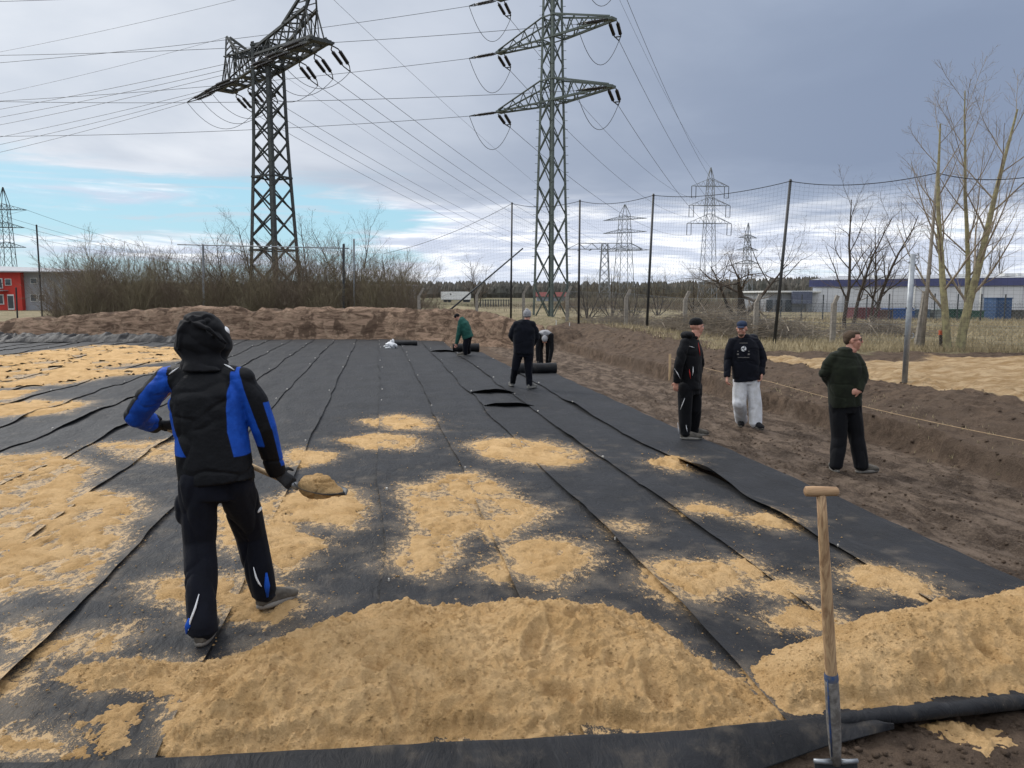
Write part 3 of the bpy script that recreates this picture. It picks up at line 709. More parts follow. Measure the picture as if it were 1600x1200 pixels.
def mast(root, corner, levels, mat, leg_w, br_w, horizontals=(), pegs=None):
    """four angle-iron legs, crossed bars on every face"""
    for c in range(4):
        mb = MB(); pts = [corner(z, c) for z in levels]; cen = sum((corner(levels[0], k) for k in range(4)), Vector()) / 4
        for a, b in zip(pts[:-1], pts[1:]):
            inw = cen - a; inw.z = 0; mb.angle_iron(a, b + (b - a) * .004, leg_w, leg_w * .22, inw)
        lg = mb.build('leg', mat, root)
        if pegs:
            for i in range(int((levels[-1] - levels[0]) / pegs)):
                z = levels[0] + 1 + i * pegs
                if z > levels[-1]: break
                p = corner(z, c); o = (p - cen); o.z = 0; o.normalize(); sd = Vector((-o.y, o.x, 0))
                if c % 2 == 0: beam_obj('step_bolt', p + sd * .02, p + o * .17 + sd * .02, .028, mat, lg)
    for z0, z1 in zip(levels[:-1], levels[1:]):
        for c in range(4):
            e = (c + 1) % 4; ins = sum((corner((z0 + z1) / 2, k) for k in range(4)), Vector()) / 4
            m = (corner(z0, c) + corner(z0, e)) / 2; i = (ins - m); i.z = 0; i = i.normalized() * leg_w * .3
            beam_obj('brace', corner(z0, c) + i, corner(z1, e) + i, br_w, mat, root)
            beam_obj('brace', corner(z0, e) + i * 1.6, corner(z1, c) + i * 1.6, br_w, mat, root)
    for z in horizontals:
        for c in range(4): beam_obj('tie_bar', corner(z, c), corner(z, (c + 1) % 4), br_w * 1.1, mat, root)

# ---- tall pylon in the middle, standing diagonal to the camera
PA_l, PA_d, PA_z = 2.62, 52.0, .45
PA0 = LD(PA_l, PA_d, PA_z)
pylA = empty('lattice_pylon', PA0, 'tall slim green-grey lattice pylon with three pairs of crossarms, centre', 'pylon')
def cA(z, c):
    w = np.interp(z, [0, .45, 16, 30], [1.28, 1.25, .78, .46]); a = [(1, 0), (0, 1), (-1, 0), (0, -1)][c]
    return LD(PA_l + a[0] * w, PA_d + a[1] * w, z)
lev = [PA_z]; 
while lev[-1] < 29: lev.append(lev[-1] + np.interp(lev[-1], [0, 15, 30], [2.45, 1.75, 1.05]))
mast(pylA, cA, lev, M['steel_green'], .175, .072, [14.7, 16.05, 18.65, 20.0, 22.15, 23.5], .55)
armdir = (LD(3.4, -3.2)).normalized()
def z_of(py, d): return CAM_H + (462 - py) * d / 1200.0
wires_A = []
ARMZ = [14.7, 18.65, 22.15]
for k, z in enumerate(ARMZ):
    for sgn in (1, -1):
        ad = armdir * sgn; perp = Vector((-ad.y, ad.x, 0)); cen = LD(PA_l, PA_d, z); w = np.interp(z, [0, 16, 30], [1.25, .78, .46]) * .72
        tip = cen + ad * 4.75 + Vector((0, 0, .15)); ca_ = empty('crossarm', tuple(cen - PA0)); ca_.parent = pylA
        roots_b = [cen + ad * w + perp * s * w for s in (-1, 1)]; roots_t = [p + Vector((0, 0, 1.35)) for p in roots_b]
        tips = [tip + perp * s * .22 for s in (-1, 1)]
        for s in (0, 1):
            beam_obj('chord', roots_b[s], tips[s], .13, M['steel_green'], ca_); beam_obj('chord', roots_t[s], tips[s] + Vector((0, 0, .12)), .11, M['steel_green'], ca_)
            for q in range(4):
                a = roots_b[s].lerp(tips[s], q / 4); b = roots_t[s].lerp(tips[s], (q + .5) / 4); c = roots_b[s].lerp(tips[s], (q + 1) / 4)
                beam_obj('brace', a, b, .06, M['steel_green'], ca_); beam_obj('brace', b, c, .06, M['steel_green'], ca_)
        for q in range(5):
            a = roots_b[q % 2].lerp(tips[q % 2], q / 5); b = roots_b[1 - q % 2].lerp(tips[1 - q % 2], (q + 1) / 5); beam_obj('brace', a, b, .06, M['steel_green'], ca_)
        mb = MB(); mb.beam(tips[0] - perp * .05, tips[1] + perp * .05, .3, .16); mb.build('tip_plate', M['steel_green'], ca_)
        wires_A.append((k, sgn, tip))
# ---- distant pylon the middle line runs to
PB_d = 150.0; PB_l = (1103 - 800) / 1200 * PB_d
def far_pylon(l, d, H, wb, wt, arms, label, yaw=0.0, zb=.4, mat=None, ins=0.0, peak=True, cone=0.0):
    """arms: (z, half length, rise of the upper chord)"""
    mat = mat or M['steel_far']; base = LD(l, d, zb); root = empty('lattice_pylon', base, label, 'pylon', 'distant pylons')
    ax = LD(math.cos(yaw), math.sin(yaw)); ay = Vector((-ax.y, ax.x, 0)); k = d / 1200.0
    ztop = max(a[0] for a in arms) + 1.2
    def cn(z, c):
        w = np.interp(z, [zb, ztop, H], [wb, wt, .12]) / 2; s = [(1, 1), (-1, 1), (-1, -1), (1, -1)][c]
        return Vector((base.x, base.y, z)) + ax * (s[0] * w) + ay * (s[1] * w)
    lv = [zb]
    while lv[-1] < ztop - .3: lv.append(min(ztop, lv[-1] + max(1.2, np.interp(lv[-1], [zb, ztop], [wb * 1.25, wt * 1.5]))))
    if peak: lv.append(H)
    for c in range(4):
        mb = MB()
        for a, b in zip(lv[:-1], lv[1:]): mb.beam(cn(a, c), cn(b, c), .75 * k, .75 * k)
        mb.build('leg', mat, root)
    for c in range(4):
        mb = MB(); e = (c + 1) % 4
        for i, (a, b) in enumerate(zip(lv[:-1], lv[1:])):
            mb.beam(cn(a, c), cn(b, e), .34 * k); mb.beam(cn(a, e), cn(b, c), .34 * k)
        mb.build('bracing', mat, root)
    tips = []
    for z, hl, rise in arms:
        for s in (-1, 1):
            mb = MB(); ce = Vector((base.x, base.y, z)); tip = ce + ax * (s * hl)
            for t in (-1, 1):
                w = wt * .5; mb.beam(ce + ay * t * w, tip, .7 * k); mb.beam(ce + ay * t * w + Vector((0, 0, rise)), tip, .6 * k)
            for q in range(4):
                f0 = q / 4; mb.beam(ce.lerp(tip, f0), (ce + Vector((0, 0, rise))).lerp(tip, f0 + .125), .4 * k); mb.beam((ce + Vector((0, 0, rise))).lerp(tip, f0 + .125), ce.lerp(tip, f0 + .25), .4 * k)
            am = mb.build('crossarm', mat, root)
            if ins:
                mb = MB()
                for o in (0, -.85): mb.ring_tube([tip + ax * s * o, tip + ax * s * o - Vector((0, 0, ins))], .55 * k, 5)
                mb.beam(tip - Vector((0, 0, ins)), tip - ax * s * .85 - Vector((0, 0, ins)), .5 * k); mb.build('insulator', M['insulator'], am)
            tips.append((z, s, tip - Vector((0, 0, ins))))
    return root, tips
_, tipsB = far_pylon(PB_l, PB_d, 26.4, 2.9, 1.05, [(15.9, 4.4, 1.9), (19.3, 4.05, 1.6), (22.9, 3.65, 1.5)], 'distant slender pylon with three crossarms and looped insulators, right of centre', 0.10, ins=2.2)
tipsB.sort(key=lambda t: (t[0], -t[1]))
names_lvl = ['lowest', 'middle', 'upper']
LEFT_END = {(0, -1): (-300, 210), (1, -1): (-300, 169), (2, -1): (-300, 118), (0, 1): (-300, 149), (1, 1): (-300, 87), (2, 1): (-300, 6)}
for k, sgn, tip in wires_A:
    endL = P(*LEFT_END[(k, sgn)], 58.0 if sgn < 0 else 54.0); endB = [t for t in tipsB if t[1] == sgn][k][2]
    arm = [o for o in pylA.children if o.name.startswith('crossarm')][0]
    ends = []
    for tgt, dbl in ((endL, False), (endB, True)):
        d = (tgt - tip).normalized(); d.z -= .30 if dbl else .10; d.normalize(); side = Vector((-d.y, d.x, 0)).normalized()
        e = tip + d * 2.15
        for s in (-1, 1):
            insulator(pylA, tip + side * s * (.24 if dbl else .14) + d * .25, tip + side * s * (.2 if dbl else .11) + d * 1.75, .115 if dbl else .10)
        mb = MB(); mb.beam(tip + side * -.2 + d * 1.75, tip + side * .2 + d * 1.75, .06)
        mb.beam(tip + side * -.16 + d * 1.78, e, .05); mb.beam(tip + side * .16 + d * 1.78, e, .05); mb.build('yoke', M['steel_dark'], pylA)
        ends.append(e)
    mb = MB(); mb.ring_tube(sag_line(ends[0], ends[1], 1.9, 16), .020, 5, False); mb.build('jumper_loop', M['wire'], pylA, True)
    sd_ = 'left' if sgn < 0 else 'right'
    wire(ends[0], endL, .6, '%s conductor running left out of view from the central pylon\'s %s arms' % (names_lvl[k], sd_))
    wire(ends[1], endB, 2.2, '%s conductor from the central pylon\'s %s arms down to the distant slender pylon' % (names_lvl[k], sd_))
wire(LD(PA_l, PA_d, 30.0), LD(PB_l, PB_d, 26.3), 2.0, 'earth wire from above the central pylon to the tip of the distant slender pylon', .013)
wire(LD(PA_l, PA_d, 30.0), P(-300, 52, 58), .8, 'earth wire crossing the top left corner of the sky', .013)

# ---- big T-shaped pylon on the left
PL_l, PL_d, PL_z = -16.05, 52.6, .4
PL0 = LD(PL_l, PL_d, PL_z)
pylL = empty('lattice_pylon', PL0, 'broad dark lattice pylon with one long crossarm and two raised horns, left', 'pylon')
_c, _s = math.cos(R(-27)), math.sin(R(-27))
def cL(z, c):
    w = np.interp(z, [.4, 12, 17.5], [1.30, .84, .74]); a = [(1, 1), (-1, 1), (-1, -1), (1, -1)][c]
    return LD(PL_l + (a[0] * _c - a[1] * _s) * w, PL_d + (a[0] * _s + a[1] * _c) * w, z)
lev = [.4]
while lev[-1] < 18.4: lev.append(lev[-1] + np.interp(lev[-1], [0, 18], [2.0, 1.1]))
mast(pylL, cL, lev, M['steel_dark'], .25, .10, [5.2, 10, 17.0, 18.4])
axl = LD(12.65, -14.5).normalized(); pl = Vector((-axl.y, axl.x, 0)); ARM_L = 7.3; ARM_Z = 17.0
cen = LD(PL_l, PL_d, ARM_Z); UPV = Vector((0, 0, 1))
ends_right = []; ends_left = []
for sgn in (1, -1):
    ca_ = empty('crossarm', tuple(cen - PL0)); ca_.parent = pylL; ad = axl * sgn
    for s in (-1, 1):
        beam_obj('chord', cen + pl * s * .85, cen + ad * ARM_L + pl * s * .45, .22, M['steel_dark'], ca_)
        beam_obj('chord', cen + pl * s * .85 + UPV * .75, cen + ad * ARM_L + pl * s * .45 + UPV * .25, .13, M['steel_dark'], ca_)
        beam_obj('horn_chord', cen + pl * s * .8 + UPV * 1.2, cen + ad * 6.3 + pl * s * .35 + UPV * 2.1, .16, M['steel_dark'], ca_)
        beam_obj('horn_chord', cen + ad * 3.5 + pl * s * .55 + UPV * 1.75, cen + ad * 6.6 + pl * s * .12 + UPV * 3.6, .15, M['steel_dark'], ca_)
        beam_obj('horn_post', cen + ad * 6.3 + pl * s * .35 + UPV * 2.1, cen + ad * 6.6 + pl * s * .12 + UPV * 3.6, .11, M['steel_dark'], ca_)
        beam_obj('horn_post', cen + ad * 6.3 + pl * s * .35 + UPV * 2.1, cen + ad * 7.0 + pl * s * .42 + UPV * .3, .10, M['steel_dark'], ca_)
        beam_obj('horn_post', cen + ad * 6.3 + pl * s * .35 + UPV * 2.1, cen + ad * 5.4 + pl * s * .5 + UPV * .3, .10, M['steel_dark'], ca_)
        for q in range(7):
            f0, f1 = q / 7, (q + 1) / 7; a = cen + ad * ARM_L * f0 + pl * s * (.85 - .4 * f0); b = cen + ad * ARM_L * f1 + pl * s * (.85 - .4 * f1) + UPV * (.75 - .5 * f1)
            beam_obj('brace', a, b, .08, M['steel_dark'], ca_)
            t0 = cen + ad * 6.3 * f0 + pl * s * (.8 - .45 * f0) + UPV * (1.2 + .9 * f0); t1 = cen + ad * 6.3 * f1 + pl * s * (.8 - .45 * f1) + UPV * (1.2 + .9 * f1)
            beam_obj('brace', a + UPV * (.75 - .5 * f0), t1, .075, M['steel_dark'], ca_); beam_obj('brace', t0, a + UPV * (.75 - .5 * f0), .065, M['steel_dark'], ca_)
        for q in range(4):
            f0, f1 = q / 4, (q + 1) / 4; a = cen + pl * s * (.35 - .23 * f0) + ad * (6.3 + .3 * f0) + UPV * (2.1 + 1.5 * f0); b = cen + pl * s * (.55 - .43 * f1) + ad * (3.5 + 3.1 * f1) + UPV * (1.75 + 1.85 * f1)
            beam_obj('brace', a, b, .065, M['steel_dark'], ca_)
    for q in range(10):
        f0, f1 = q / 10, (q + 1) / 10; sg = 1 if q % 2 else -1
        beam_obj('brace', cen + ad * ARM_L * f0 + pl * sg * (.85 - .4 * f0), cen + ad * ARM_L * f1 - pl * sg * (.85 - .4 * f1), .09, M['steel_dark'], ca_)
        beam_obj('brace', cen + ad * 6.3 * f0 + pl * sg * .7 + UPV * (1.2 + .9 * f0), cen + ad * 6.3 * f1 - pl * sg * .5 + UPV * (1.2 + .9 * f1), .08, M['steel_dark'], ca_)
    for q in range(5):
        f0 = q / 5; beam_obj('rung', cen + ad * (3.5 + 3.1 * f0) + pl * (.55 - .43 * f0) + UPV * (1.75 + 1.85 * f0), cen + ad * (3.5 + 3.1 * f0) - pl * (.55 - .43 * f0) + UPV * (1.75 + 1.85 * f0), .07, M['steel_dark'], ca_)
    mb = MB(); e = cen + ad * ARM_L; mb.beam(e - pl * .6, e + pl * .6, .5, .2); mb.build('end_plate', M['steel_dark'], ca_)
    for f in (1.0, .70, .42):
        mb = MB(); e = cen + ad * ARM_L * f; mb.beam(e - pl * .8, e + pl * .8, .45, .12); mb.build('hanger_plate', M['steel_dark'], ca_)
# portal-like pylon far behind: where the left line runs to
PP_d = 240.0; PP_l = (943 - 800) / 1200 * PP_d
portal = empty('lattice_pylon', LD(PP_l, PP_d, .4), 'distant pylon with a single wide flat crossarm, behind the net', 'pylon', 'distant pylons')
def cP(z, c):
    w = np.interp(z, [.4, 15, 17.3], [1.75, .95, .9]); a = [(1, 1), (-1, 1), (-1, -1), (1, -1)][c]; return LD(PP_l + a[0] * w, PP_d + a[1] * w, z)
for c in range(4):
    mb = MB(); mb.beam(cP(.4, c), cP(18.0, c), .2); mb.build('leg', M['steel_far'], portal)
for c in range(4):
    mb = MB(); zz = np.linspace(.4, 18, 8)
    for a, b in zip(zz[:-1], zz[1:]): mb.beam(cP(a, c), cP(b, (c + 1) % 4), .11); mb.beam(cP(a, (c + 1) % 4), cP(b, c), .11)
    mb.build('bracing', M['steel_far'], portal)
tipsP = []
mb = MB()
for s in (-.6, .6):
    mb.beam(LD(PP_l - 11.6, PP_d + s, 16.4), LD(PP_l + 11.6, PP_d + s, 16.4), .17); mb.beam(LD(PP_l - 8, PP_d + s, 18.2), LD(PP_l + 8, PP_d + s, 18.2), .15)
    for g_ in (-1, 1): mb.beam(LD(PP_l + g_ * 8, PP_d + s, 18.2), LD(PP_l + g_ * 11.6, PP_d + s, 16.4), .14)
    for q in range(8): mb.beam(LD(PP_l - 8 + 2 * q, PP_d + s, 16.4 if q % 2 else 18.2), LD(PP_l - 6 + 2 * q, PP_d + s, 18.2 if q % 2 else 16.4), .1)
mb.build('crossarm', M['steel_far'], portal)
for q in (-11.3, -7.5, -4, 4, 7.5, 11.3):
    mb = MB(); a = LD(PP_l + q, PP_d, 16.4); mb.ring_tube([a, a + LD(-.9, -1.2, -.5)], .14, 5); mb.build('insulator', M['insulator'], portal); tipsP.append(a + LD(-.9, -1.2, -.5))
fr = [1.0, .70, .42, -.42, -.70, -1.0]
LE = [(-300, 213), (-300, 228), (-300, 243), (-300, 262), (-300, 279), (-300, 297)]
ordn = ['outermost near', 'middle near', 'innermost near', 'innermost far', 'middle far', 'outermost far']
for i, f in enumerate(fr):
    hang = cen + axl * ARM_L * f - UPV * .1; eP = tipsP[5 - i]; eL = P(*LE[i], 66.0); ends = []
    for tgt, dz in ((eP, .36), (eL, .14)):
        st = hang + (pl * -.75 if (tgt - hang).dot(pl) < 0 else pl * .75)
        d = (tgt - st).normalized(); d.z -= dz; d.normalize(); side = Vector((-d.y, d.x, 0)).normalized(); e = st + d * 2.5
        for s in (-1, 1): insulator(pylL, st + side * s * .24 + d * .35, st + side * s * .2 + d * 1.95, .12)
        mb = MB(); mb.beam(st, st + side * .24 + d * .35, .06); mb.beam(st, st - side * .24 + d * .35, .06); mb.build('shackle', M['steel_dark'], pylL)
        mb = MB(); mb.beam(st + side * .2 + d * 1.95, e, .05); mb.beam(st - side * .2 + d * 1.95, e, .05); mb.build('yoke', M['steel_dark'], pylL)
        ends.append(e)
    mb = MB(); mb.ring_tube(sag_line(ends[0], ends[1], 1.5, 16), .018, 5, False); mb.build('jumper_loop', M['wire'], pylL, True)
    wire(ends[0], eP, 3.2, '%s conductor from the left pylon\'s crossarm towards the far flat-armed pylon' % ordn[i], .017)
    wire(ends[1], eL, .5, '%s conductor from the left pylon\'s crossarm leaving at the left edge' % ordn[i], .015)
for sgn, nm, y in ((1, 'near', 128), (-1, 'far', 198)):
    t = cen + axl * 6.6 * sgn + UPV * 3.6
    wire(t, P(-300, y, 68), .6, 'earth wire leaving left from the left pylon\'s %s horn' % nm, .011)
    wire(t, LD(PP_l + sgn * 8, PP_d, 18.3), 3.0, 'earth wire from the left pylon\'s %s horn towards the far flat-armed pylon' % nm, .011)
# ---- the other distant pylons
far_pylon((973 - 800) / 1200 * 205, 205, 25.9, 4.6, 2.2, [(13.9, 7.2, 1.2), (18.6, 6.2, 1.0), (22.0, 6.2, .9)], 'distant wide pylon with three drooping crossarms behind the flat-armed one', -.55, peak=True)
far_pylon((1163 - 800) / 1200 * 290, 290, 29.0, 3.6, 1.4, [(14, 5.5, 1.4), (19.0, 4.6, 1.2), (23.5, 4, 1.2)], 'farthest small pylon seen through the pollarded tree', .3)
_, tl = far_pylon((22 - 800) / 1200 * 200, 200, 29.6, 3.4, 1.9, [(14.5, 4.4, 1.4), (19.5, 4.4, 1.4), (24.0, 5.2, 1.4)], 'distant pylon at the left edge above the red building', .2, mat=M['steel_dark'])
for i, t in enumerate(sorted(tl, key=lambda q: -q[0])[:4]):
    wire(t[2], P(-200, 400 - 40 * i, 190), 1.0, 'distant conductor going left from the pylon above the red building, %s from top' % _nth[i], .03)
    wire(t[2], P(420, 412 - 4 * i, 420), 5.0, 'distant conductor sagging right from the pylon above the red building, %s from top' % _nth[i], .04)
# ================================================================ BARE TREES AND SHRUBS
def grow(tr, tw, p, d, length, r, lvl, S, rnd):
    """one shoot of bare wood; S: per-level (children, spread deg, length ratio, wander, upward pull, first child at)"""
    nch, spread, ratio, wander, up, first = S[lvl]
    nseg = max(2, min(9, int(length / (.22 if lvl else .35)))) if lvl < len(S) - 1 else 3
    pts = [p.copy()]; rad = [r]; dirs = [d.copy()]; q = p.copy(); dd = d.copy()
    for i in range(nseg):
        dd = (dd + Vector((rnd.gauss(0, wander), rnd.gauss(0, wander), rnd.gauss(0, wander) + up))).normalized()
        q = q + dd * (length / nseg); pts.append(q.copy()); rad.append(max(r * (1 - .82 * (i + 1) / nseg), .0022 if lvl > 1 else .006)); dirs.append(dd.copy())
    (tr if lvl <= S_TR else tw).ring_tube(pts, rad, (8, 6, 4, 3, 3, 3)[lvl], False)
    if lvl + 1 >= len(S): return
    n = nch if isinstance(nch, int) else rnd.randint(*nch); az = rnd.random() * 6.28
    for k in range(n):
        t = first + (1 - first) * (k + rnd.random() * .8) / n; t = min(t, .99); x = t * nseg; i = int(x); f = x - i
        b = pts[i].lerp(pts[min(i + 1, nseg)], f); base = dirs[min(i + 1, nseg)]
        az += 2.4 + rnd.gauss(0, .4); o = base.orthogonal().normalized(); o = Quaternion(base, az) @ o
        sp = R(spread * rnd.uniform(.7, 1.3)); nd = (base * math.cos(sp) + o * math.sin(sp)).normalized()
        rr = (rad[i] * (1 - f) + rad[min(i + 1, nseg)] * f)
        grow(tr, tw, b, nd, length * ratio * (1.15 - .62 * t) * rnd.uniform(.75, 1.2), max(rr * RR, .003), lvl + 1, S, rnd)
S_TR = 1; RR = .62
def plant(name, base, stems, S, mats, label, cat, group=None, seed=1, tr_lvl=1):
    """stems: (offset, direction, length, radius)"""
    global S_TR
    S_TR = tr_lvl; rnd = random.Random(seed); tr, tw = MB(), MB()
    for off, d, ln, r in stems: grow(tr, tw, Vector(off), Vector(d).normalized(), ln, r, 0, S, rnd)
    root = empty(name, base, label, cat, group)
    for nm, mb, mt in (('trunk', tr, mats[0]), ('crown', tw, mats[1])):
        if not mb.v: continue
        o = mb.build(nm, mt, None, True); o.parent = root
    return root
def copy_plant(src, base, rz, sc, label, group=None):
    c = src.copy(); COL.objects.link(c); c.location = base; c.rotation_euler = (0, 0, rz); c.scale = sc; c['label'] = label
    if group: c['group'] = group
    for ch in src.children:
        k = ch.copy(); COL.objects.link(k); k.parent = c
    return c
# thicket on the left, behind the berm
_TG = 'bare shrubs of the thicket behind the berm'; _TL = 'bare olive-brown shrub in the dense thicket behind the earth berm'
protos = []
for i in range(5):
    rnd = random.Random(100 + i); st = []
    for k in range(15):
        a = rnd.random() * 6.28; lean = rnd.uniform(.08, .62); st.append(((math.cos(a) * .5 * rnd.random(), math.sin(a) * .5 * rnd.random(), -.15), (math.cos(a) * lean, math.sin(a) * lean, 1), rnd.uniform(2.6, 4.9), rnd.uniform(.02, .045)))
    protos.append(plant('bare_shrub', (0, -300, 0), st, [((7, 9), 30, .50, .13, .04, .12), (6, 32, .50, .13, .06, .12), (4, 30, .5, .12, .05, .15), (0, 0, 0, .12, .05, 0)], [M['twig_olive' if i % 2 else 'twig'], M['twig_olive' if i % 2 else 'twig']], _TL, 'shrub', _TG, 200 + i))
rnd = random.Random(5); first = True; n = 0
for row, (d0, hs) in enumerate(((43.5, .80), (46.0, 1.0), (49.5, 1.12))):
    for px in range(95 + row * 14, 650, 38 if row < 2 else 46):
        d = d0 + rnd.uniform(-1, 1); q = on_ground(px + rnd.uniform(-12, 12), d)
        env = np.interp(px, [60, 110, 180, 300, 420, 560, 650], [.55, .85, 1.0, .98, 1.05, .95, .7])
        s = hs * env * rnd.uniform(.8, 1.12); sc = (s * rnd.uniform(.9, 1.25), s * rnd.uniform(.9, 1.2), s)
        if n < 5: o = protos[n]; o.location = q; o.rotation_euler = (0, 0, rnd.random() * 6); o.scale = sc
        else: copy_plant(protos[n % 5], q, rnd.random() * 6.28, sc, _TL, _TG)
        n += 1
# undergrowth reading as one dense mass at the foot of the thicket
def undergrowth():
    mb = MB(); rnd = random.Random(9)
    for i in range(6500):
        px = 75 + 585 * rnd.random(); d = 41.5 + 9 * rnd.random(); q = P(px, 500, d); hgt = rnd.uniform(.5, 2.0) * np.interp(px, [75, 160, 600, 660], [.6, 1, 1, .5]); w = rnd.uniform(.007, .016)
        b = Vector((q.x, q.y, .35)); t = b + Vector((rnd.gauss(0, .35), rnd.gauss(0, .35), hgt)); m = b.lerp(t, .5) + Vector((rnd.gauss(0, .12), rnd.gauss(0, .12), 0)); s = Vector((rnd.gauss(0, 1), rnd.gauss(0, 1), 0)).normalized() * w
        k = len(mb.v); mb.v.extend([tuple(b - s), tuple(b + s), tuple(m - s * .8), tuple(m + s * .8), tuple(t)]); mb.f.extend([[k, k + 1, k + 3, k + 2], [k + 2, k + 3, k + 4]])
    o = mb.build('undergrowth', M['twig_olive']); tag(o, 'dense brown undergrowth of dry stalks at the foot of the thicket', 'undergrowth', kind='stuff')
undergrowth()
def hedge_belt():
    mb = MB(); rnd = random.Random(19)
    for i in range(15000):
        px = rnd.uniform(640, 1290); d = rnd.uniform(75, 150); q = P(px, 500, d); cl = float(np.interp(px, [640, 700, 860, 900, 1260, 1290], [.8, .25, .3, 1, 1, .4])) * (.55 + .45 * math.sin(px * .05 + d * .21) * math.sin(px * .013 + d * .09))
        hgt = rnd.uniform(.5, 3.6) * cl; w = .022 * d / 100; b = Vector((q.x, q.y, .3)); t = b + Vector((rnd.gauss(0, .4), rnd.gauss(0, .4), max(hgt, .15))); s = Vector((rnd.gauss(0, 1), rnd.gauss(0, 1), 0)).normalized() * w * 1.6
        k = len(mb.v); mb.v.extend([tuple(b - s), tuple(b + s), tuple(t)]); mb.f.append([k, k + 1, k + 2])
    o = mb.build('hedge_belt', M['twig']); tag(o, 'brown belt of winter scrub in the field behind the net', 'scrub', kind='stuff')
hedge_belt()
TREE = [((9, 12), 42, .46, .07, .03, .22), ((6, 8), 40, .50, .11, .06, .15), (5, 38, .5, .13, .06, .15), (4, 34, .5, .13, .05, .2), (0, 0, 0, .12, .05, 0)]
TREE4 = TREE[:3] + [(0, 0, 0, .12, .05, 0)]
def tree_at(px, D, H, label, seed, S=TREE, mats=('bark_dark', 'twig'), stems=None, r=.09, lean=(0, 0), tr=1, name='bare_tree', group=None):
    q = on_ground(px, D); st = stems or [((0, 0, -.2), (lean[0], lean[1], 1), H, r)]
    return plant(name, q, st, S, [M[mats[0]], M[mats[1]]], label, 'tree', group, seed, tr)
tree_at(415, 47.5, 6.3, 'bare tree right against the left leg of the broad dark pylon', 11, TREE4, r=.08, lean=(-.18, 0))
tree_at(385, 46, 5.9, 'bare leaning tree just left of the broad dark pylon', 12, TREE4, r=.07, lean=(-.3, 0))
tree_at(485, 50, 6.6, 'pale upright birch-like tree just right of the broad dark pylon', 13, [((16, 20), 34, .30, .04, .03, .15), (7, 34, .5, .1, .03, .15), (5, 32, .5, .1, 0, .15), (0, 0, 0, .1, 0, 0)], ('bark_grey', 'twig'), r=.07)
tree_at(548, 49, 6.9, 'bare fan-shaped tree standing above the right part of the thicket', 14, TREE4, stems=[((0, 0, -.2), (.25, 0, 1), 6.4, .06), ((0, .2, -.2), (-.2, .1, 1), 6.6, .06), ((.1, 0, -.2), (.02, 0, 1), 5.8, .05)])
tree_at(608, 60, 4.9, 'round bare tree at the right end of the thicket', 15, TREE4, r=.09)
tree_at(632, 66, 4.6, 'small round bare tree farthest right of the thicket', 16, TREE4, r=.08)
tree_at(745, 62, 4.5, 'thin bare tree by the white trailer', 17, TREE4, r=.08, stems=[((0, 0, -.2), (.05, 0, 1), 4.6, .07), ((0, 0, .3), (.35, 0, 1), 3.6, .04), ((0, 0, .3), (-.3, 0, 1), 3.4, .04)])
# big lichen-coloured tree on the right: three stems from one stool
q = on_ground(1492, 21.9); RR = .40
def st_pts(a, b, D): return P(*b, D) - P(*a, D)
plant('bare_tree', q, [((-.12, 0, -.2), st_pts((1483, 552), (1455, 250), 21.9), 6.6, .115), ((.18, 0, -.2), st_pts((1503, 552), (1582, 190), 21.9), 7.1, .135), ((.45, .1, .9), st_pts((1520, 505), (1536, 200), 21.9), 6.4, .08)],
      [((13, 15), 40, .40, .028, .012, .18), ((7, 8), 34, .42, .05, .045, .12), (6, 32, .5, .07, .04, .12), (0, 0, 0, .08, .03, 0)], [M['bark_yellow'], M['brush']], 'tall bare tree with three yellowish lichen-covered stems at the right edge', 'tree', None, 31, 0)
RR = .55
tree_at(1336, 36, 6.2, 'bare multi-stemmed tree in front of the white hall, left of the grey pole', 32, TREE4, stems=[((-.5, 0, -.2), (-.12, 0, 1), 6.3, .10), ((.0, .2, -.2), (.06, 0, 1), 5.6, .09), ((.75, 0, -.2), (.22, .0, 1), 5.9, .10), ((.8, 0, -.2), (.05, .1, 1), 5.0, .07)], r=.1)
tree_at(1160, 43, 3.6, 'pollarded oak with a thick stump and long crooked limbs behind the capped man', 33, [((6, 7), 62, 1.15, .10, .04, .55), ((7, 8), 46, .48, .15, .04, .15), (5, 42, .5, .15, .04, .15), (4, 36, .5, .14, .04, .15), (0, 0, 0, .1, .03, 0)], ('bark_dark', 'twig'), r=.34, tr=1, stems=[((0, 0, -.2), (0, 0, 1), 3.2, .34), ((-.2, 0, .3), (-.9, 0, .75), 3.6, .12), ((.2, 0, .6), (.95, 0, .62), 3.9, .13)])
for i, (px, D, h, lb) in enumerate(((955, 56, 3.4, 'bushy bare tree right of the central pylon foot'), (1028, 66, 3.6, 'low rounded bare tree behind the two net poles'), (985, 46, 2.2, 'small bare bush beside a concrete post in the middle'), (918, 52, 2.6, 'olive bare bush close to the central pylon foot'), (1085, 70, 3.3, 'low bare tree between the net poles, left of the pollarded oak'))):
    tree_at(px, D, h, lb, 40 + i, TREE4, ('bark_dark', 'twig_olive'), r=.09, stems=[((0, 0, -.2), (-.35, 0, 1), h, .06), ((0, 0, -.2), (.35, .1, 1), h, .06), ((0, 0, -.2), (.0, .2, 1), h * 1.05, .07), ((0, 0, -.2), (-.7, 0, .8), h * .8, .045), ((0, 0, -.2), (.75, 0, .8), h * .8, .045)])
for i, px in enumerate((1505, 1522, 1540, 1558, 1452)):
    tree_at(px, 105, 10.5 if i < 4 else 7.5, 'narrow bare poplar behind the white hall, %s of the row' % ['first', 'second', 'third', 'last', 'set apart left'][i], 60 + i, [((16, 20), 16, .34, .02, .06, .1), (6, 20, .5, .05, .05, .1), (0, 0, 0, .05, .05, 0)], ('bark_grey', 'twig'), r=.11, group='poplars behind the hall')
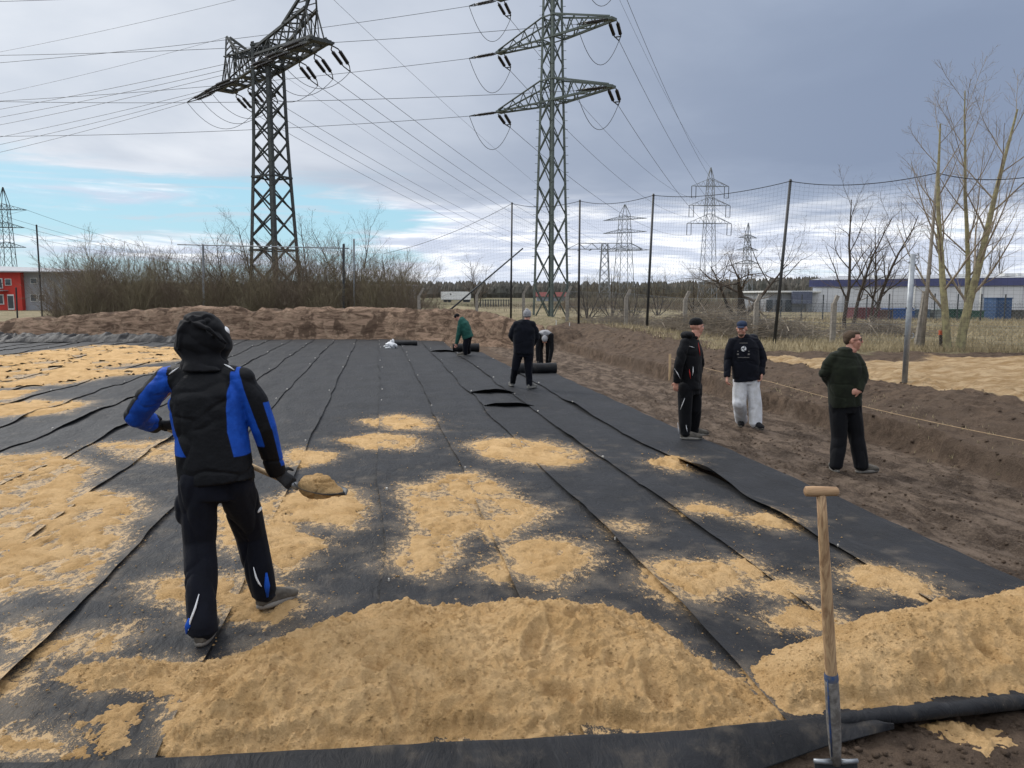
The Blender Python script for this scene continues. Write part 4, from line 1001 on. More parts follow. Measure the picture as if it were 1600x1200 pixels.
# heaps of cut brushwood
def brush(px, D, w, h, n, label, seed):
    rnd = random.Random(seed); mb = MB(); q = on_ground(px, D)
    for i in range(n):
        x = rnd.gauss(0, w * .36); y = rnd.gauss(0, w * .22); top = h * math.exp(-(x / (w * .5)) ** 2); z = rnd.random() * max(top, .08)
        a = rnd.gauss(0, .9); ln = rnd.uniform(.6, 2.0); d = Vector((math.cos(a), math.sin(a) * .6, rnd.gauss(.05, .28))).normalized()
        p = Vector((x, y, z)) - d * ln * .5; p.z = max(p.z, .02); e = p + d * ln; e.z = max(e.z, .03); m = p.lerp(e, .5) + Vector((0, 0, rnd.uniform(-.05, .2))); r = rnd.uniform(.006, .02)
        mb.ring_tube([p, m, e], [r, r * .8, r * .35], 3, False)
    o = mb.build('brushwood_heap', M['brush']); o.location = q; tag(o, label, 'brushwood')
brush(1118, 30.5, 4.6, 1.0, 900, 'big heap of cut grey branches between the two men at the right', 71)
brush(1195, 28.5, 3.4, .7, 480, 'lower brushwood heap behind the capped man by the net pole', 72)
brush(1060, 33.0, 3.2, .55, 380, 'flat dark brushwood heap left of the man in the black cap', 73)
brush(1375, 31.0, 2.6, .55, 320, 'small brushwood heap under the multi-stemmed tree', 74)
brush(968, 38.0, 3.0, .6, 300, 'tangle of branches beside the concrete post right of the pylon', 75)

# ================================================================ DRY GRASS
def dry_grass():
    V = []; F = []; rnd = random.Random(12)
    def blade(x, y, z, h):
        a = rnd.random() * 6.28; lx, ly = rnd.gauss(0, .4) * h, rnd.gauss(0, .4) * h; w = .006 + .00035 * y; k = len(V); cx, cy = math.cos(a) * w, math.sin(a) * w
        V.extend([(x - cx, y - cy, z - .02), (x + cx, y + cy, z - .02), (x + lx, y + ly, z + h)]); F.append([k, k + 1, k + 2])
    pts = []
    for i in range(30000):
        px = 880 + 820 * rnd.random(); d = 21.5 + 34 * rnd.random() ** 1.5; v = P(px, 500, d); pts.append((v.x, v.y))
    pts = np.array(pts); nz = fbm(pts[:, 0] * .5, pts[:, 1] * .5, 4.2, 3); pts = pts[nz > -.18]; zz = height(pts[:, 0], pts[:, 1])
    for (x, y), z in zip(pts, zz):
        if x < 9.3: continue
        for k in range(2): blade(x + rnd.gauss(0, .06), y + rnd.gauss(0, .06), z, rnd.uniform(.06, .26))
    # sparse tufts along the crest of the cut at the right
    for i in range(200):
        y = rnd.uniform(6, 17); x = 7.6 + rnd.gauss(0, .3); z = float(height(np.array([x]), np.array([y]))[0])
        for k in range(3): blade(x + rnd.gauss(0, .02), y + rnd.gauss(0, .02), z, rnd.uniform(.015, .05))
    o = mesh_obj('dry_grass', V, F, simple('straw', (.42, .345, .215), (.27, .22, .13), .95, 2)); tag(o, 'pale dry winter grass beyond the bank', 'grass', kind='stuff')
dry_grass()

# ================================================================ FAR WOOD AND BUILDINGS
def far_wood():
    V = []; F = []; rnd = random.Random(21)
    for i in range(3600):
        px = -120 + 1840 * rnd.random(); D = 520 + 260 * rnd.random(); v = P(px, 450, D)
        top = np.interp(px, [-100, 300, 650, 900, 1050, 1250, 1600], [437, 440, 439, 440, 440, 433, 437]); H = (462 - top) * D / 1200 + CAM_H
        h = H * rnd.uniform(.72, 1.06); r = h * rnd.uniform(.13, .24); n = 6; k = len(V)
        for zf, rf in ((.0, .5), (.35, 1.0), (.7, .75)):
            for j in range(n): a = 6.283 * j / n + zf; w = r * rf * rnd.uniform(.7, 1.25); V.append((v.x + math.cos(a) * w, v.y + math.sin(a) * w, h * zf))
        V.append((v.x, v.y, h))
        for t in range(2):
            for j in range(n): F.append([k + t * n + j, k + t * n + (j + 1) % n, k + (t + 1) * n + (j + 1) % n, k + (t + 1) * n + j])
        for j in range(n): F.append([k + 2 * n + j, k + 2 * n + (j + 1) % n, k + 3 * n])
    o = mesh_obj('far_wood', V, F, simple('far_wood', (.120, .108, .092), (.072, .074, .064), 1, .04, coord='Pos')); tag(o, 'dark band of winter woodland along the horizon', 'wood', kind='stuff')
far_wood()
M['cladding'] = simple('white_cladding', (.56, .57, .60), (.47, .48, .51), .5, .6); M['fascia'] = simple('blue_fascia', (.062, .070, .17), (.055, .062, .145), .45, .8)
M['roof_grey'] = simple('grey_roof', (.32, .33, .35), (.24, .25, .27), .7, .8); M['red_render'] = simple('red_render', (.52, .045, .032), (.45, .04, .03), .7, .8)
M['grey_render'] = simple('grey_render', (.30, .31, .33), (.26, .27, .29), .8, .8); M['glass'] = simple('window_glass', (.05, .06, .07), (.03, .035, .04), .12, 1, spec=.6)
M['white_frame'] = simple('white_frame', (.72, .72, .70), (.66, .66, .64), .5, 3); M['dark_metal'] = simple('dark_metal', (.035, .04, .045), (.05, .055, .06), .55, 2)
M['glow'] = M['white_frame']
def hall():
    A = LD((1266 - 800) / 1200 * 76, 76, .3); B = LD((1760 - 800) / 1200 * 62, 62, .3); ax = (B - A).normalized(); ay = Vector((-ax.y, ax.x, 0)); Ln = (B - A).length
    root = empty('storage_hall', A, 'long white industrial hall with a blue roof edge behind the trees at right', 'building')
    def at(t, o, z): return A + ax * t + ay * o + Vector((0, 0, z))
    mb = MB(); mb.add([at(0, .05, 0), at(Ln, .05, 0), at(Ln, .05, 3.25), at(0, .05, 3.25), at(0, 22, 0), at(Ln, 22, 0), at(Ln, 22, 3.25), at(0, 22, 3.25)], [[0, 1, 2, 3], [5, 4, 7, 6], [4, 0, 3, 7], [1, 5, 6, 2]]); mb.build('wall', M['cladding'], root)
    n = 17
    for i in range(n):
        mb = MB(); t0, t1 = Ln * i / n + .03, Ln * (i + 1) / n - .03; mb.add([at(t0, .05, .05), at(t1, .05, .05), at(t1, .05, 2.62), at(t0, .05, 2.62), at(t0, -.03, .05), at(t1, -.03, .05), at(t1, -.03, 2.62), at(t0, -.03, 2.62)], [[4, 5, 6, 7], [0, 4, 7, 3], [5, 1, 2, 6], [7, 6, 2, 3]]); mb.build('panel', M['cladding'], root)
    mb = MB(); z0, z1 = 2.72, 3.36; mb.add([at(-.3, -.18, z0), at(Ln, -.18, z0), at(Ln, -.18, z1), at(-.3, -.18, z1), at(-.3, .3, z0), at(Ln, .3, z0), at(Ln, .3, z1), at(-.3, .3, z1)], [[0, 1, 2, 3], [4, 0, 3, 7], [0, 4, 5, 1], [3, 2, 6, 7]]); mb.build('fascia', M['fascia'], root)
    mb = MB(); mb.add([at(-.3, .3, 3.4), at(Ln, .3, 3.4), at(Ln, 11, 4.0), at(-.3, 11, 4.0), at(Ln, 22, 3.4), at(-.3, 22, 3.4)], [[0, 1, 2, 3], [3, 2, 4, 5]]); mb.build('roof', M['roof_grey'], root)
    rnd = random.Random(3)
    for i in range(26):
        mb = MB(); mb.box(at(rnd.uniform(4, Ln), rnd.uniform(3, 9), 3.72), rnd.uniform(.5, 1.6), .7, rnd.uniform(.12, .3), rnd.random()); mb.build('skylight', M['white_frame'], root)
    for t in (9.0, 14.2, 19.5):
        mb = MB(); mb.beam(at(t, -.1, .1), at(t, -.1, 3.3), .12); mb.build('downpipe', M['white_frame'], root)
    # lower side building with a blue block
    root = empty('side_building', LD(25, 82, .3), 'low grey side building with a blue panel left of the white hall', 'building')
    mb = MB(); mb.box(LD((1228 - 800) / 1200 * 80, 80, 1.4), 6.6, 8, 2.2, -YAW); mb.build('wall', M['roof_grey'], root)
    mb = MB(); mb.box(LD((1250 - 800) / 1200 * 75.2, 75.2, 1.95), 1.9, .4, 1.2, -YAW); mb.build('panel', simple('grey_blue_panel', (.11, .125, .18), None, .6), root)
    mb = MB(); mb.box(LD((1228 - 800) / 1200 * 80, 80, 2.55), 7.4, 9, .16, -YAW); mb.build('roof', M['white_frame'], root)
    for k in range(3): mb = MB(); mb.box(LD((1200 + 15 * k - 800) / 1200 * 75.6, 75.6, 1.2), .6, .1, 1.1, -YAW); mb.build('window', M['glass'], root)
hall()
_CN = [(1348, 'dark red', (.16, .04, .045), 1.7, .75), (1378, 'rusty brown', (.13, .075, .06), 1.0, .6), (1402, 'bright blue', (.03, .10, .30), 1.7, .7), (1433, 'grey-blue', (.10, .14, .19), 1.0, .65), (1460, 'pale grey', (.26, .28, .27), .9, .6), (1487, 'dark green', (.03, .085, .06), 1.6, .65), (1516, 'mid green', (.05, .12, .085), 1.0, .55), (1557, 'tall blue', (.04, .09, .20), 1.1, 1.45), (1586, 'brown-grey', (.11, .105, .09), 1.4, .6)]
for px, nm, c, w, h in _CN:
    D = 54.0; q = on_ground(px, D); root = empty('storage_box', q, '%s storage box standing before the white hall' % nm, 'container', 'boxes before the hall'); mt = simple('paint_' + nm.replace(' ', '_').replace('-', '_'), c, None, .55, 2)
    mb = MB(); mb.box(q + Vector((0, 0, h / 2)), w, 1.4, h, -YAW); mb.build('body', mt, root)
    for k in range(int(w / .42)):
        mb = MB(); o = (k + .5) * .42 - w / 2; b = q + Vector((CY, -SY, 0)) * o - Vector((SY, CY, 0)) * .72; mb.box(b + Vector((0, 0, h / 2)), .09, .07, h * .92, -YAW); mb.build('rib', mt, root)
    mb = MB(); mb.box(q + Vector((0, 0, h + .03)), w + .1, 1.5, .06, -YAW); mb.build('lid', mt, root)
# steel mesh fence before the hall
def steel_fence():
    root = empty('steel_fence', on_ground(1190, 50), 'dark steel mesh fence running before the white hall', 'fence')
    A = LD((1185 - 800) / 1200 * 52, 52); B = LD((1720 - 800) / 1200 * 47, 47); n = 15
    for i in range(n + 1):
        p = A.lerp(B, i / n); z = gz(p); mb = MB(); mb.beam((p.x, p.y, z - .2), (p.x, p.y, z + 1.75), .06); mb.build('post', M['dark_metal'], root)
    for i in range(n):
        a, b = A.lerp(B, i / n), A.lerp(B, (i + 1) / n); mb = MB()
        for k in range(6): mb.beam((a.x, a.y, .62 + k * .2), (b.x, b.y, .62 + k * .2), .014)
        for k in range(1, 14): p = a.lerp(b, k / 14); mb.beam((p.x, p.y, .5), (p.x, p.y, 1.68), .009)
        mb.build('mesh_panel', M['dark_metal'], root)
steel_fence()
def house():
    D = 92; base = LD((-60 - 800) / 1200 * D, D, .3); root = empty('office_building', base, 'two-storey building with a bright red front and grey side at the left edge', 'building')
    def at(px, dd, z): v = LD((px - 800) / 1200 * D, D + dd, 0); return Vector((v.x, v.y, z))
    mb = MB(); mb.add([at(-70, 0, 0), at(39, 0, 0), at(39, 0, 4.9), at(-70, 0, 4.9), at(-70, 9, 0), at(39, 9, 0), at(39, 9, 4.9), at(-70, 9, 4.9)], [[0, 1, 2, 3], [1, 5, 6, 2], [4, 0, 3, 7], [5, 4, 7, 6]]); mb.build('wall', M['red_render'], root)
    mb = MB(); mb.add([at(39.2, .6, 0), at(100, .6, 0), at(100, .6, 4.9), at(39.2, .6, 4.9), at(100, 9, 0), at(100, 9, 4.9)], [[0, 1, 2, 3], [1, 4, 5, 2]]); mb.build('side_wall', M['grey_render'], root)
    mb = MB(); a, b = at(-80, -.8, 5.05), at(100, -.8, 4.85); mb.add([at(-80, -.8, 4.9), at(104, -.8, 4.9), at(104, 10, 4.9), at(-80, 10, 4.9), at(-80, -.8, 5.15), at(104, -.8, 4.98), at(104, 10, 5.5), at(-80, 10, 6.0)], [[0, 1, 2, 3], [4, 5, 6, 7], [0, 1, 5, 4], [1, 2, 6, 5], [2, 3, 7, 6], [3, 0, 4, 7]]); mb.build('roof', M['roof_grey'], root)
    for px, z, w, h in ((4, 3.6, 1.1, 1.2), (20, 3.75, .75, .8), (4, 1.7, 1.1, 1.2), (22, 1.4, .75, 1.8), (-20, 3.6, 1.1, 1.2), (-20, 1.7, 1.1, 1.2), (53, 1.9, .8, .9), (66, 1.9, .8, .9), (55, 3.9, .8, .7)):
        o = .6 if px > 39 else 0; c = at(px, o - .04, z); mb = MB(); mb.box(c, w, .1, h, -YAW); wd = mb.build('window', M['white_frame'], root)
        mb = MB(); mb.box(c - Vector((SY, CY, 0)) * .06, w * .82, .06, h * .82, -YAW); g_ = mb.build('pane', M['glass'], wd)
    mb = MB(); mb.box(at(2, -.5, 2.75), 2.6, 1.0, .10, -YAW); bl = mb.build('balcony', M['grey_render'], root)
    mb = MB()
    for k in range(9): c = at(2, -1.0, 3.2) + Vector((CY, -SY, 0)) * (k * .3 - 1.2); mb.beam(c - Vector((0, 0, .4)), c + Vector((0, 0, .4)), .05)
    c = at(2, -1.0, 3.6); mb.beam(c - Vector((CY, -SY, 0)) * 1.3, c + Vector((CY, -SY, 0)) * 1.3, .07); mb.build('railing', M['dark_metal'], root)
house()
def trailer():
    D = 190; q = LD((713 - 800) / 1200 * D, D, .45); root = empty('truck_trailer', q, 'white box trailer parked far off in the field', 'trailer')
    mb = MB(); mb.box(q + Vector((0, 0, 1.72)), 7.2, 2.4, 1.95, -YAW); mb.build('box_body', M['white_frame'], root)
    mb = MB(); mb.box(q + Vector((0, 0, .68)), 7.0, 2.2, .12, -YAW); mb.build('chassis', M['dark_metal'], root)
    for x in (-2.6, -1.6, 2.2, 3.0):
        mb = MB(); c = q + Vector((CY, -SY, 0)) * x - Vector((SY, CY, 0)) * 1.0 + Vector((0, 0, .42)); mb.ring_tube([c, c + Vector((SY, CY, 0)) * 2.0], .42, 12); mb.build('wheel', M['dark_metal'], root)
    c = q - Vector((SY, CY, 0)) * 1.215 - Vector((CY, -SY, 0)) * 1.2 + Vector((0, 0, 2.0)); mb = MB(); mb.ring_tube([c, c - Vector((SY, CY, 0)) * .02], .27, 3); mb.build('emblem', M['dark_metal'], root)
trailer()
def misc_far():
    D = 120; root = empty('slatted_barrier', LD(-3, D, .45), 'row of dark upright slats in the field right of the white trailer', 'barrier')
    for k in range(13): c = LD((747 + k * 4 - 800) / 1200 * D, D, 1.0); mb = MB(); mb.box(c, .14, .1, 1.15, -YAW); mb.build('slat', M['dark_metal'], root)
    mb = MB(); mb.box(LD((771 - 800) / 1200 * D, D, 1.45), 5.1, .06, .08, -YAW); mb.build('rail', M['dark_metal'], root)
    D = 150; root = empty('flat_building', LD((600 - 800) / 1200 * D, D, .4), 'long low flat-roofed building glimpsed behind the thicket', 'building')
    mb = MB(); mb.box(LD((590 - 800) / 1200 * D, D, 2.2), 14, 8, 3.6, -YAW); mb.build('wall', M['grey_render'], root)
    mb = MB(); mb.box(LD((590 - 800) / 1200 * D, D, 4.15), 14.8, 9, .3, -YAW); mb.build('roof', M['cladding'], root)
    D = 230; root = empty('farm_shed', LD((862 - 800) / 1200 * D, D, .4), 'small far shed with a dark red roof behind the central pylon', 'building')
    mb = MB(); mb.box(LD((862 - 800) / 1200 * D, D, 1.1), 9, 5, 1.6, -YAW); mb.build('wall', M['grey_render'], root)
    c = LD((862 - 800) / 1200 * D, D, 1.9); e = Vector((CY, -SY, 0)) * 4.8; f = Vector((SY, CY, 0)) * 3; mb = MB(); mb.add([c - e - f, c + e - f, c + e + f, c - e + f, c - e + Vector((0, 0, 1.3)), c + e + Vector((0, 0, 1.3))], [[0, 1, 5, 4], [2, 3, 4, 5], [0, 4, 3], [1, 2, 5]]); mb.build('roof', simple('dark_red_roof', (.14, .03, .025), None, .8), root)
misc_far()

# ================================================================ NET, POLES, POSTS
NETP = [(1660, 266, 1655, 560, 20.6), (1465, 270, 1440, 550, 22.2), (1235, 283, 1209, 543, 25.1), (1021, 305, 1010, 523, 30.9), (906, 314, 904, 506, 35.8), (800, 318, 798, 488, 39.2)]
npts = []
for i, (tx, ty, bx, by, D) in enumerate(NETP):
    a = P(bx, by, D); b = P(tx, ty, D); a.z = min(a.z, gz(a)) - .1; npts.append((a, b))
    lbl = ['net pole beyond the right picture edge', 'leaning grey net pole in front of the white hall', 'tall black net pole behind the capped man, leaning right', 'tall black net pole just left of the man in the black cap', 'thin black net pole right of the central pylon', 'black net pole left of the central pylon'][i]
    root = empty('net_pole', a, lbl, 'pole', 'net poles'); mb = MB(); mb.ring_tube([a, b], [.055, .045] if i != 1 else [.06, .04], 10); mb.build('tube', M['post_black'] if i != 1 else M['post_concrete'], root, True)
    mb = MB(); mb.ring_tube([b, b + Vector((0, 0, .06))], [.06, .03], 8); mb.build('cap', M['post_black'], root)
for i in range(5):
    (a0, b0), (a1, b1) = npts[i], npts[i + 1]; mb = MB(); nx = int((a1 - a0).length / .155); ny = 40; sag = .22
    def np_(u, v):
        p = a0.lerp(a1, u).lerp(b0.lerp(b1, u), v); p.z -= sag * 4 * u * (1 - u) * v; o = .05 * math.sin(5 * u + 3 * v); return p + Vector((o, o, 0))
    for k in range(nx + 1): mb.ring_tube([np_(k / nx, .06 + .94 * j / 6) for j in range(7)], .0017, 3, False)
    for j in range(ny + 1): mb.ring_tube([np_(k / 10, .06 + .94 * j / ny) for k in range(11)], .0017, 3, False)
    mb.ring_tube([np_(k / 16, 1.0) for k in range(17)], .012, 4, False)
    o = mb.build('ball_net', M['net']); tag(o, ['fine ball-stop net bay at the far right, behind the lichen-covered tree', 'fine ball-stop net bay in front of the white hall', 'fine ball-stop net bay behind the capped man', 'fine ball-stop net bay right of the central pylon', 'fine ball-stop net bay around the central pylon'][i], 'net', 'ball-stop net bays')
mb = MB(); a = npts[5][1]; e = P(600, 396, 46); mb.ring_tube(sag_line(a, e, .3), .012, 4, False); o = mb.build('guy_wire', M['wire']); tag(o, 'thin guy cable slanting down left from the net pole by the central pylon', 'cable')
mb = MB(); ny = 30
def lp(u, v): 
    t = a.lerp(e, u); b = P(800 - 190 * u, 488, 39.2 + 6 * u); return b.lerp(t, v)
for k in range(46): mb.ring_tube([lp(k / 45, j / 3) for j in range(4)], .0017, 3, False)
for j in range(ny): mb.ring_tube([lp(k / 6, j / ny) for k in range(7)], .0017, 3, False)
o = mb.build('ball_net', M['net']); tag(o, 'sloping end bay of the ball-stop net left of the central pylon', 'net', 'ball-stop net bays')
mb = MB(); mb.ring_tube([P(700, 487, 37.5), P(817, 388, 38.5)], [.045, .035], 8); o = mb.build('leaning_pole', M['dark_metal'], None, True); tag(o, 'thin dark pole propped up slantwise left of the central pylon', 'pole')
# concrete fence posts with bent tips
CP = [(655, 450, 41), (745, 448, 40.5), (818, 446, 39.5), (886, 447, 37.5), (978, 452, 34.0), (1070, 455, 31.0), (1181, 460, 27.8), (1302, 462, 25.6)]
for i, (px, ty, D) in enumerate(CP):
    b = on_ground(px, D); t = P(px, ty + 12, D); t.x, t.y = b.x, b.y; tip = P(px + 7, ty, D)
    lb = ['far concrete post above the berm left of the white trailer', 'concrete post with slanted tip just right of the white trailer', 'concrete post left of the central pylon foot', 'concrete post close right of the central pylon', 'concrete post left of the black net pole in the middle', 'concrete post directly behind the man in the black cap', 'concrete post between the black-capped and blue-capped men', 'concrete post left behind the man with glasses'][i]
    root = empty('concrete_post', b, lb, 'fence post', 'old concrete fence posts'); mb = MB(); mb.beam(b - Vector((0, 0, .3)), t, .15, .15, _fh); mb.build('shaft', M['post_concrete'], root)
    mb = MB(); mb.beam(t - Vector((0, 0, .03)), tip, .11, .11, _fh); mb.build('bent_tip', M['post_concrete'], root)
def chain_link(A, B, h, label):
    mb = MB(); Ln = (B - A).length; st = .11; n = int((Ln + h) / st); ax = (B - A) / Ln
    for k in range(n):
        for sg in (1, -1):
            x0 = k * st - h; x1 = x0 + h; z0, z1 = (0, h) if sg > 0 else (h, 0)
            f0 = max(0, -x0 / h) if x0 < 0 else 0; f1 = min(1, (Ln - x0) / h)
            if f1 <= f0: continue
            p = A + ax * (x0 + h * f0); q = A + ax * (x0 + h * f1); mb.ring_tube([(p.x, p.y, p.z + z0 + (z1 - z0) * f0), (q.x, q.y, q.z + z0 + (z1 - z0) * f1)], .0022, 3, False)
    for z in (.05, h * .5, h): mb.ring_tube([A + Vector((0, 0, z)), B + Vector((0, 0, z))], .004, 3, False)
    o = mb.build('chain_link_fence', M['galv']); tag(o, label, 'fence', 'chain-link bays')
fb = [on_ground(px, D) for px, _, D in CP[3:]] + [on_ground(1452, 23.2), on_ground(1690, 21.2)]
for i, (a, b) in enumerate(zip(fb[:-1], fb[1:])): chain_link(a, b, 1.45, ['chain-link bay right of the central pylon', 'chain-link bay left of the man in the black cap', 'chain-link bay behind the big brushwood heap', 'chain-link bay between the two right concrete posts', 'chain-link bay behind the man with glasses', 'chain-link bay at the right edge by the three-stemmed tree'][i])
mb = MB(); p = on_ground(1434, 22.6); mb.beam(p, P(1446, 455, 22.6), .12, .12, _fh); o = mb.build('fence_post', M['post_concrete']); tag(o, 'slightly leaning concrete post beside the grey net pole', 'fence post')
# galvanised post at the right
b = P(1413, 601, 13.6); b.z = gz(b); t = P(1426, 397, 13.6); root = empty('steel_post', b, 'grey galvanised steel post with hooks standing on the sand at right', 'post')
mb = MB(); mb.ring_tube([b - Vector((0, 0, .2)), t], .048, 16); mb.build('tube', M['galv'], root, True)
for dz, n in ((.03, 2), (.14, 2), (.95, 1), (1.45, 1)):
    c = t.lerp(b, dz / 2.28); r3 = Vector((CY, -SY, 0)); mb = MB(); mb.ring_tube([c + r3 * (.048 + .07 * math.sin(a) * .5 + .03) + Vector((0, 0, .045 * math.cos(a))) for a in np.linspace(0, 4.6, 9)], .009, 6); mb.build('hook', M['galv'], root, True)
    mb = MB(); mb.ring_tube([c - r3 * .062, c + r3 * .062], .011, 6); mb.build('bolt', M['dark_metal'], root)
# posts and cross bar on the left
for i, (bx, by, tx, ty, D, r, mt, lb) in enumerate(((65, 482, 57, 352, 47, .05, 'post_black', 'dark net post at the left, before the red building'), (26, 484, 25, 450, 42, .045, 'post_black', 'short dark post near the left edge'), (318, 482, 317, 382, 43, .06, 'galv', 'grey upright carrying the long cross bar left of the pylon'), (536, 482, 537, 382, 44, .07, 'dark_metal', 'thick dark upright right of the broad pylon'), (553, 482, 553, 374, 44, .05, 'galv', 'thin grey upright beside the thick dark one'))):
    a = P(bx, by, D); a.z = gz(a) - .1; t = P(tx, ty, D); mb = MB(); mb.ring_tube([a, t], r, 8); mb.ring_tube([t, t + Vector((0, 0, .04))], [r * 1.15, r * .7], 8); o = mb.build('upright_post', M[mt]); tag(o, lb, 'post')
mb = MB(); mb.ring_tube([P(277, 382, 43), P(545, 388, 44)], .035, 6); o = mb.build('cross_bar', M['galv'], None, True); tag(o, 'long thin horizontal bar before the thicket', 'bar')
# stakes and string lines
def stake(px, py, ty, z, w, mt, label, tip=None):
    b = G(px, py, z); D = depth_of(b); b.z = gz(b); t = P(px, ty, D); root = empty('marker_stake', b, label, 'stake', 'marker stakes'); mb = MB(); mb.beam(b - Vector((0, 0, .15)), t, w, w, _fh); mb.build('shaft', mt, root)
    if tip: mb = MB(); mb.beam(t - Vector((0, 0, .12)), t + Vector((0, 0, .015)), w * 1.25, w * 1.25, _fh); mb.build('painted_tip', tip, root)
    return t
M['orange'] = simple('orange_paint', (.55, .10, .03), (.45, .08, .03), .7, 8)
s1 = stake(1047, 574, 553, .35, .05, M['wood'], 'pale wooden stake on the bank left of the man in the black cap'); stake(1470, 548, 517, .5, .07, M['bark_dark'], 'dark stake with an orange tip by the three-stemmed tree', M['orange'])
stake(869, 512, 500, .7, .03, M['white_frame'], 'thin white marker on the spoil behind the bending man'); stake(890, 512, 504, .7, .03, M['white_frame'], 'short white marker right of the bending man')
mb = MB(); mb.ring_tube(sag_line(s1 - Vector((0, 0, .1)), P(1202, 596, 13.2), .04, 10) + sag_line(P(1202, 596, 13.2), P(1620, 692, 8.9), .05, 14)[1:], .0035, 4, False); o = mb.build('string_line', M['wood']); tag(o, 'taut pale string line along the edge of the bank', 'string')
# ================================================================ PEOPLE
def sph(mb, c, r, R3=None, nu=14, nv=9):
    """ellipsoid; r is a number or three radii along the columns of R3"""
    c = Vector(c); r = (r, r, r) if isinstance(r, (int, float)) else r; b = len(mb.v)
    for i in range(nv + 1):
        t = math.pi * (i + .0) / nv
        for j in range(nu):
            a = 2 * math.pi * j / nu; q = Vector((math.sin(t) * math.cos(a) * r[0], math.sin(t) * math.sin(a) * r[1], math.cos(t) * r[2]))
            if i in (0, nv): q = Vector((0, 0, r[2] if i == 0 else -r[2]))
            mb.v.append(tuple(c + (R3 @ q if R3 else q)))
    for i in range(nv):
        for j in range(nu):
            j2 = (j + 1) % nu; mb.f.append([b + i * nu + j, b + (i + 1) * nu + j, b + (i + 1) * nu + j2, b + i * nu + j2])
def limb(mb, pts, rad, open_end=False):
    pts = [Vector(p) for p in pts]; mb.ring_tube(pts, rad, 14)
    for p, r in list(zip(pts, rad))[:-1 if open_end else None]: sph(mb, p, r * .995)
def loft(mb, rings, n=26):
    """rings: (centre, half-width vector, half-depth vector)"""
    b = len(mb.v)
    for c, a, d in rings:
        for j in range(n):
            w = 2 * math.pi * j / n; cw, sw = math.cos(w), math.sin(w); e = .82
            mb.v.append(tuple(Vector(c) + Vector(a) * (math.copysign(abs(cw) ** e, cw)) + Vector(d) * (math.copysign(abs(sw) ** e, sw))))
    for i in range(len(rings) - 1):
        for j in range(n):
            j2 = (j + 1) % n; mb.f.append([b + i * n + j, b + i * n + j2, b + (i + 1) * n + j2, b + (i + 1) * n + j])
    mb.f.append([b + j for j in range(n)][::-1]); mb.f.append([b + (len(rings) - 1) * n + j for j in range(n)])
def fuse(mb, voxel, smooth=6):
    """all overlapping closed pieces become one continuous skin"""
    me = bpy.data.meshes.new('tmp'); bm = bmesh.new(); vv = [bm.verts.new(v) for v in mb.v]
    for f in mb.f:
        k = []
        for i in f:
            if vv[i] not in k: k.append(vv[i])
        if len(k) > 2:
            try: bm.faces.new(k)
            except ValueError: pass
    bmesh.ops.remove_doubles(bm, verts=bm.verts, dist=1e-5); bmesh.ops.recalc_face_normals(bm, faces=bm.faces); bm.to_mesh(me); bm.free()
    ob = bpy.data.objects.new('tmp', me); COL.objects.link(ob); md = ob.modifiers.new('r', 'REMESH'); md.mode = 'VOXEL'; md.voxel_size = voxel; md.adaptivity = 0
    if smooth: sm = ob.modifiers.new('s', 'SMOOTH'); sm.factor = .5; sm.iterations = smooth
    dg = bpy.context.evaluated_depsgraph_get(); ev = ob.evaluated_get(dg); m2 = ev.to_mesh(); n = len(m2.vertices)
    v = np.empty(n * 3); m2.vertices.foreach_get('co', v); nr = np.empty(n * 3); m2.vertices.foreach_get('normal', nr)
    f = [list(p.vertices) for p in m2.polygons]; ev.to_mesh_clear(); bpy.data.objects.remove(ob); bpy.data.meshes.remove(me)
    return v.reshape(-1, 3), nr.reshape(-1, 3), f
def folds(v, n, amp, sc=7.0, seed=0.0, stretch=(1, 1, .45)):
    p = v * np.array(stretch) * sc * .62; a = np.abs(fbm(p[:, 0] + .8 * p[:, 2], p[:, 1] - .3 * p[:, 2], p[:, 2] * 2.4 + seed, 2)); a2 = np.abs(fbm(p[:, 0] * .9 - .9 * p[:, 2], p[:, 1] * .9, p[:, 2] * 3.4 + seed + 7, 2)); b = fbm(p[:, 0] * 2.2, p[:, 1] * 2.2, p[:, 2] * 2.6 + seed, 3)
    cr = np.clip(1 - a * 5.0, 0, 1) ** 1.5 + .9 * np.clip(1 - a2 * 5.5, 0, 1) ** 1.5
    return v + n * (b * amp * .30 + .30 * amp - cr * amp * .95)[:, None]
def cloth(name, c, c2=None, rough=.8, sheen=.15, bump=.0006):
    mt, nt, bs = mat_base(name); g = NT(nt); v = g.coord('Pos'); c2 = c2 or tuple(x * .7 for x in c)
    g.L.new(g.mix(g.rng(g.noise(v, 9, 5, .6), .3, .7), c, c2), bs.inputs['Base Color']); bs.inputs['Roughness'].default_value = rough; bs.inputs['Specular IOR Level'].default_value = .14; bs.inputs['Sheen Weight'].default_value = sheen * .25
    g.L.new(g.bump(g.noise(v, 900, 2, .5), .4, bump, g.bump(g.noise(v, 26, 4, .6), .35, .01)), bs.inputs['Normal']); return mt
M['black_cloth'] = cloth('black_softshell', (.0052, .0056, .0075)); M['navy_cloth'] = cloth('navy_work_cloth', (.0045, .0056, .011)); M['navy_fleece'] = cloth('navy_fleece', (.0055, .0068, .012), rough=.95, sheen=.3)
M['olive_fleece'] = cloth('olive_fleece', (.017, .021, .013), (.009, .011, .007), .95, .3); M['green_jacket'] = cloth('green_jacket', (.022, .090, .072), (.014, .062, .050)); M['white_work'] = cloth('dusty_white_work_cloth', (.64, .65, .68), (.47, .47, .47), .9)
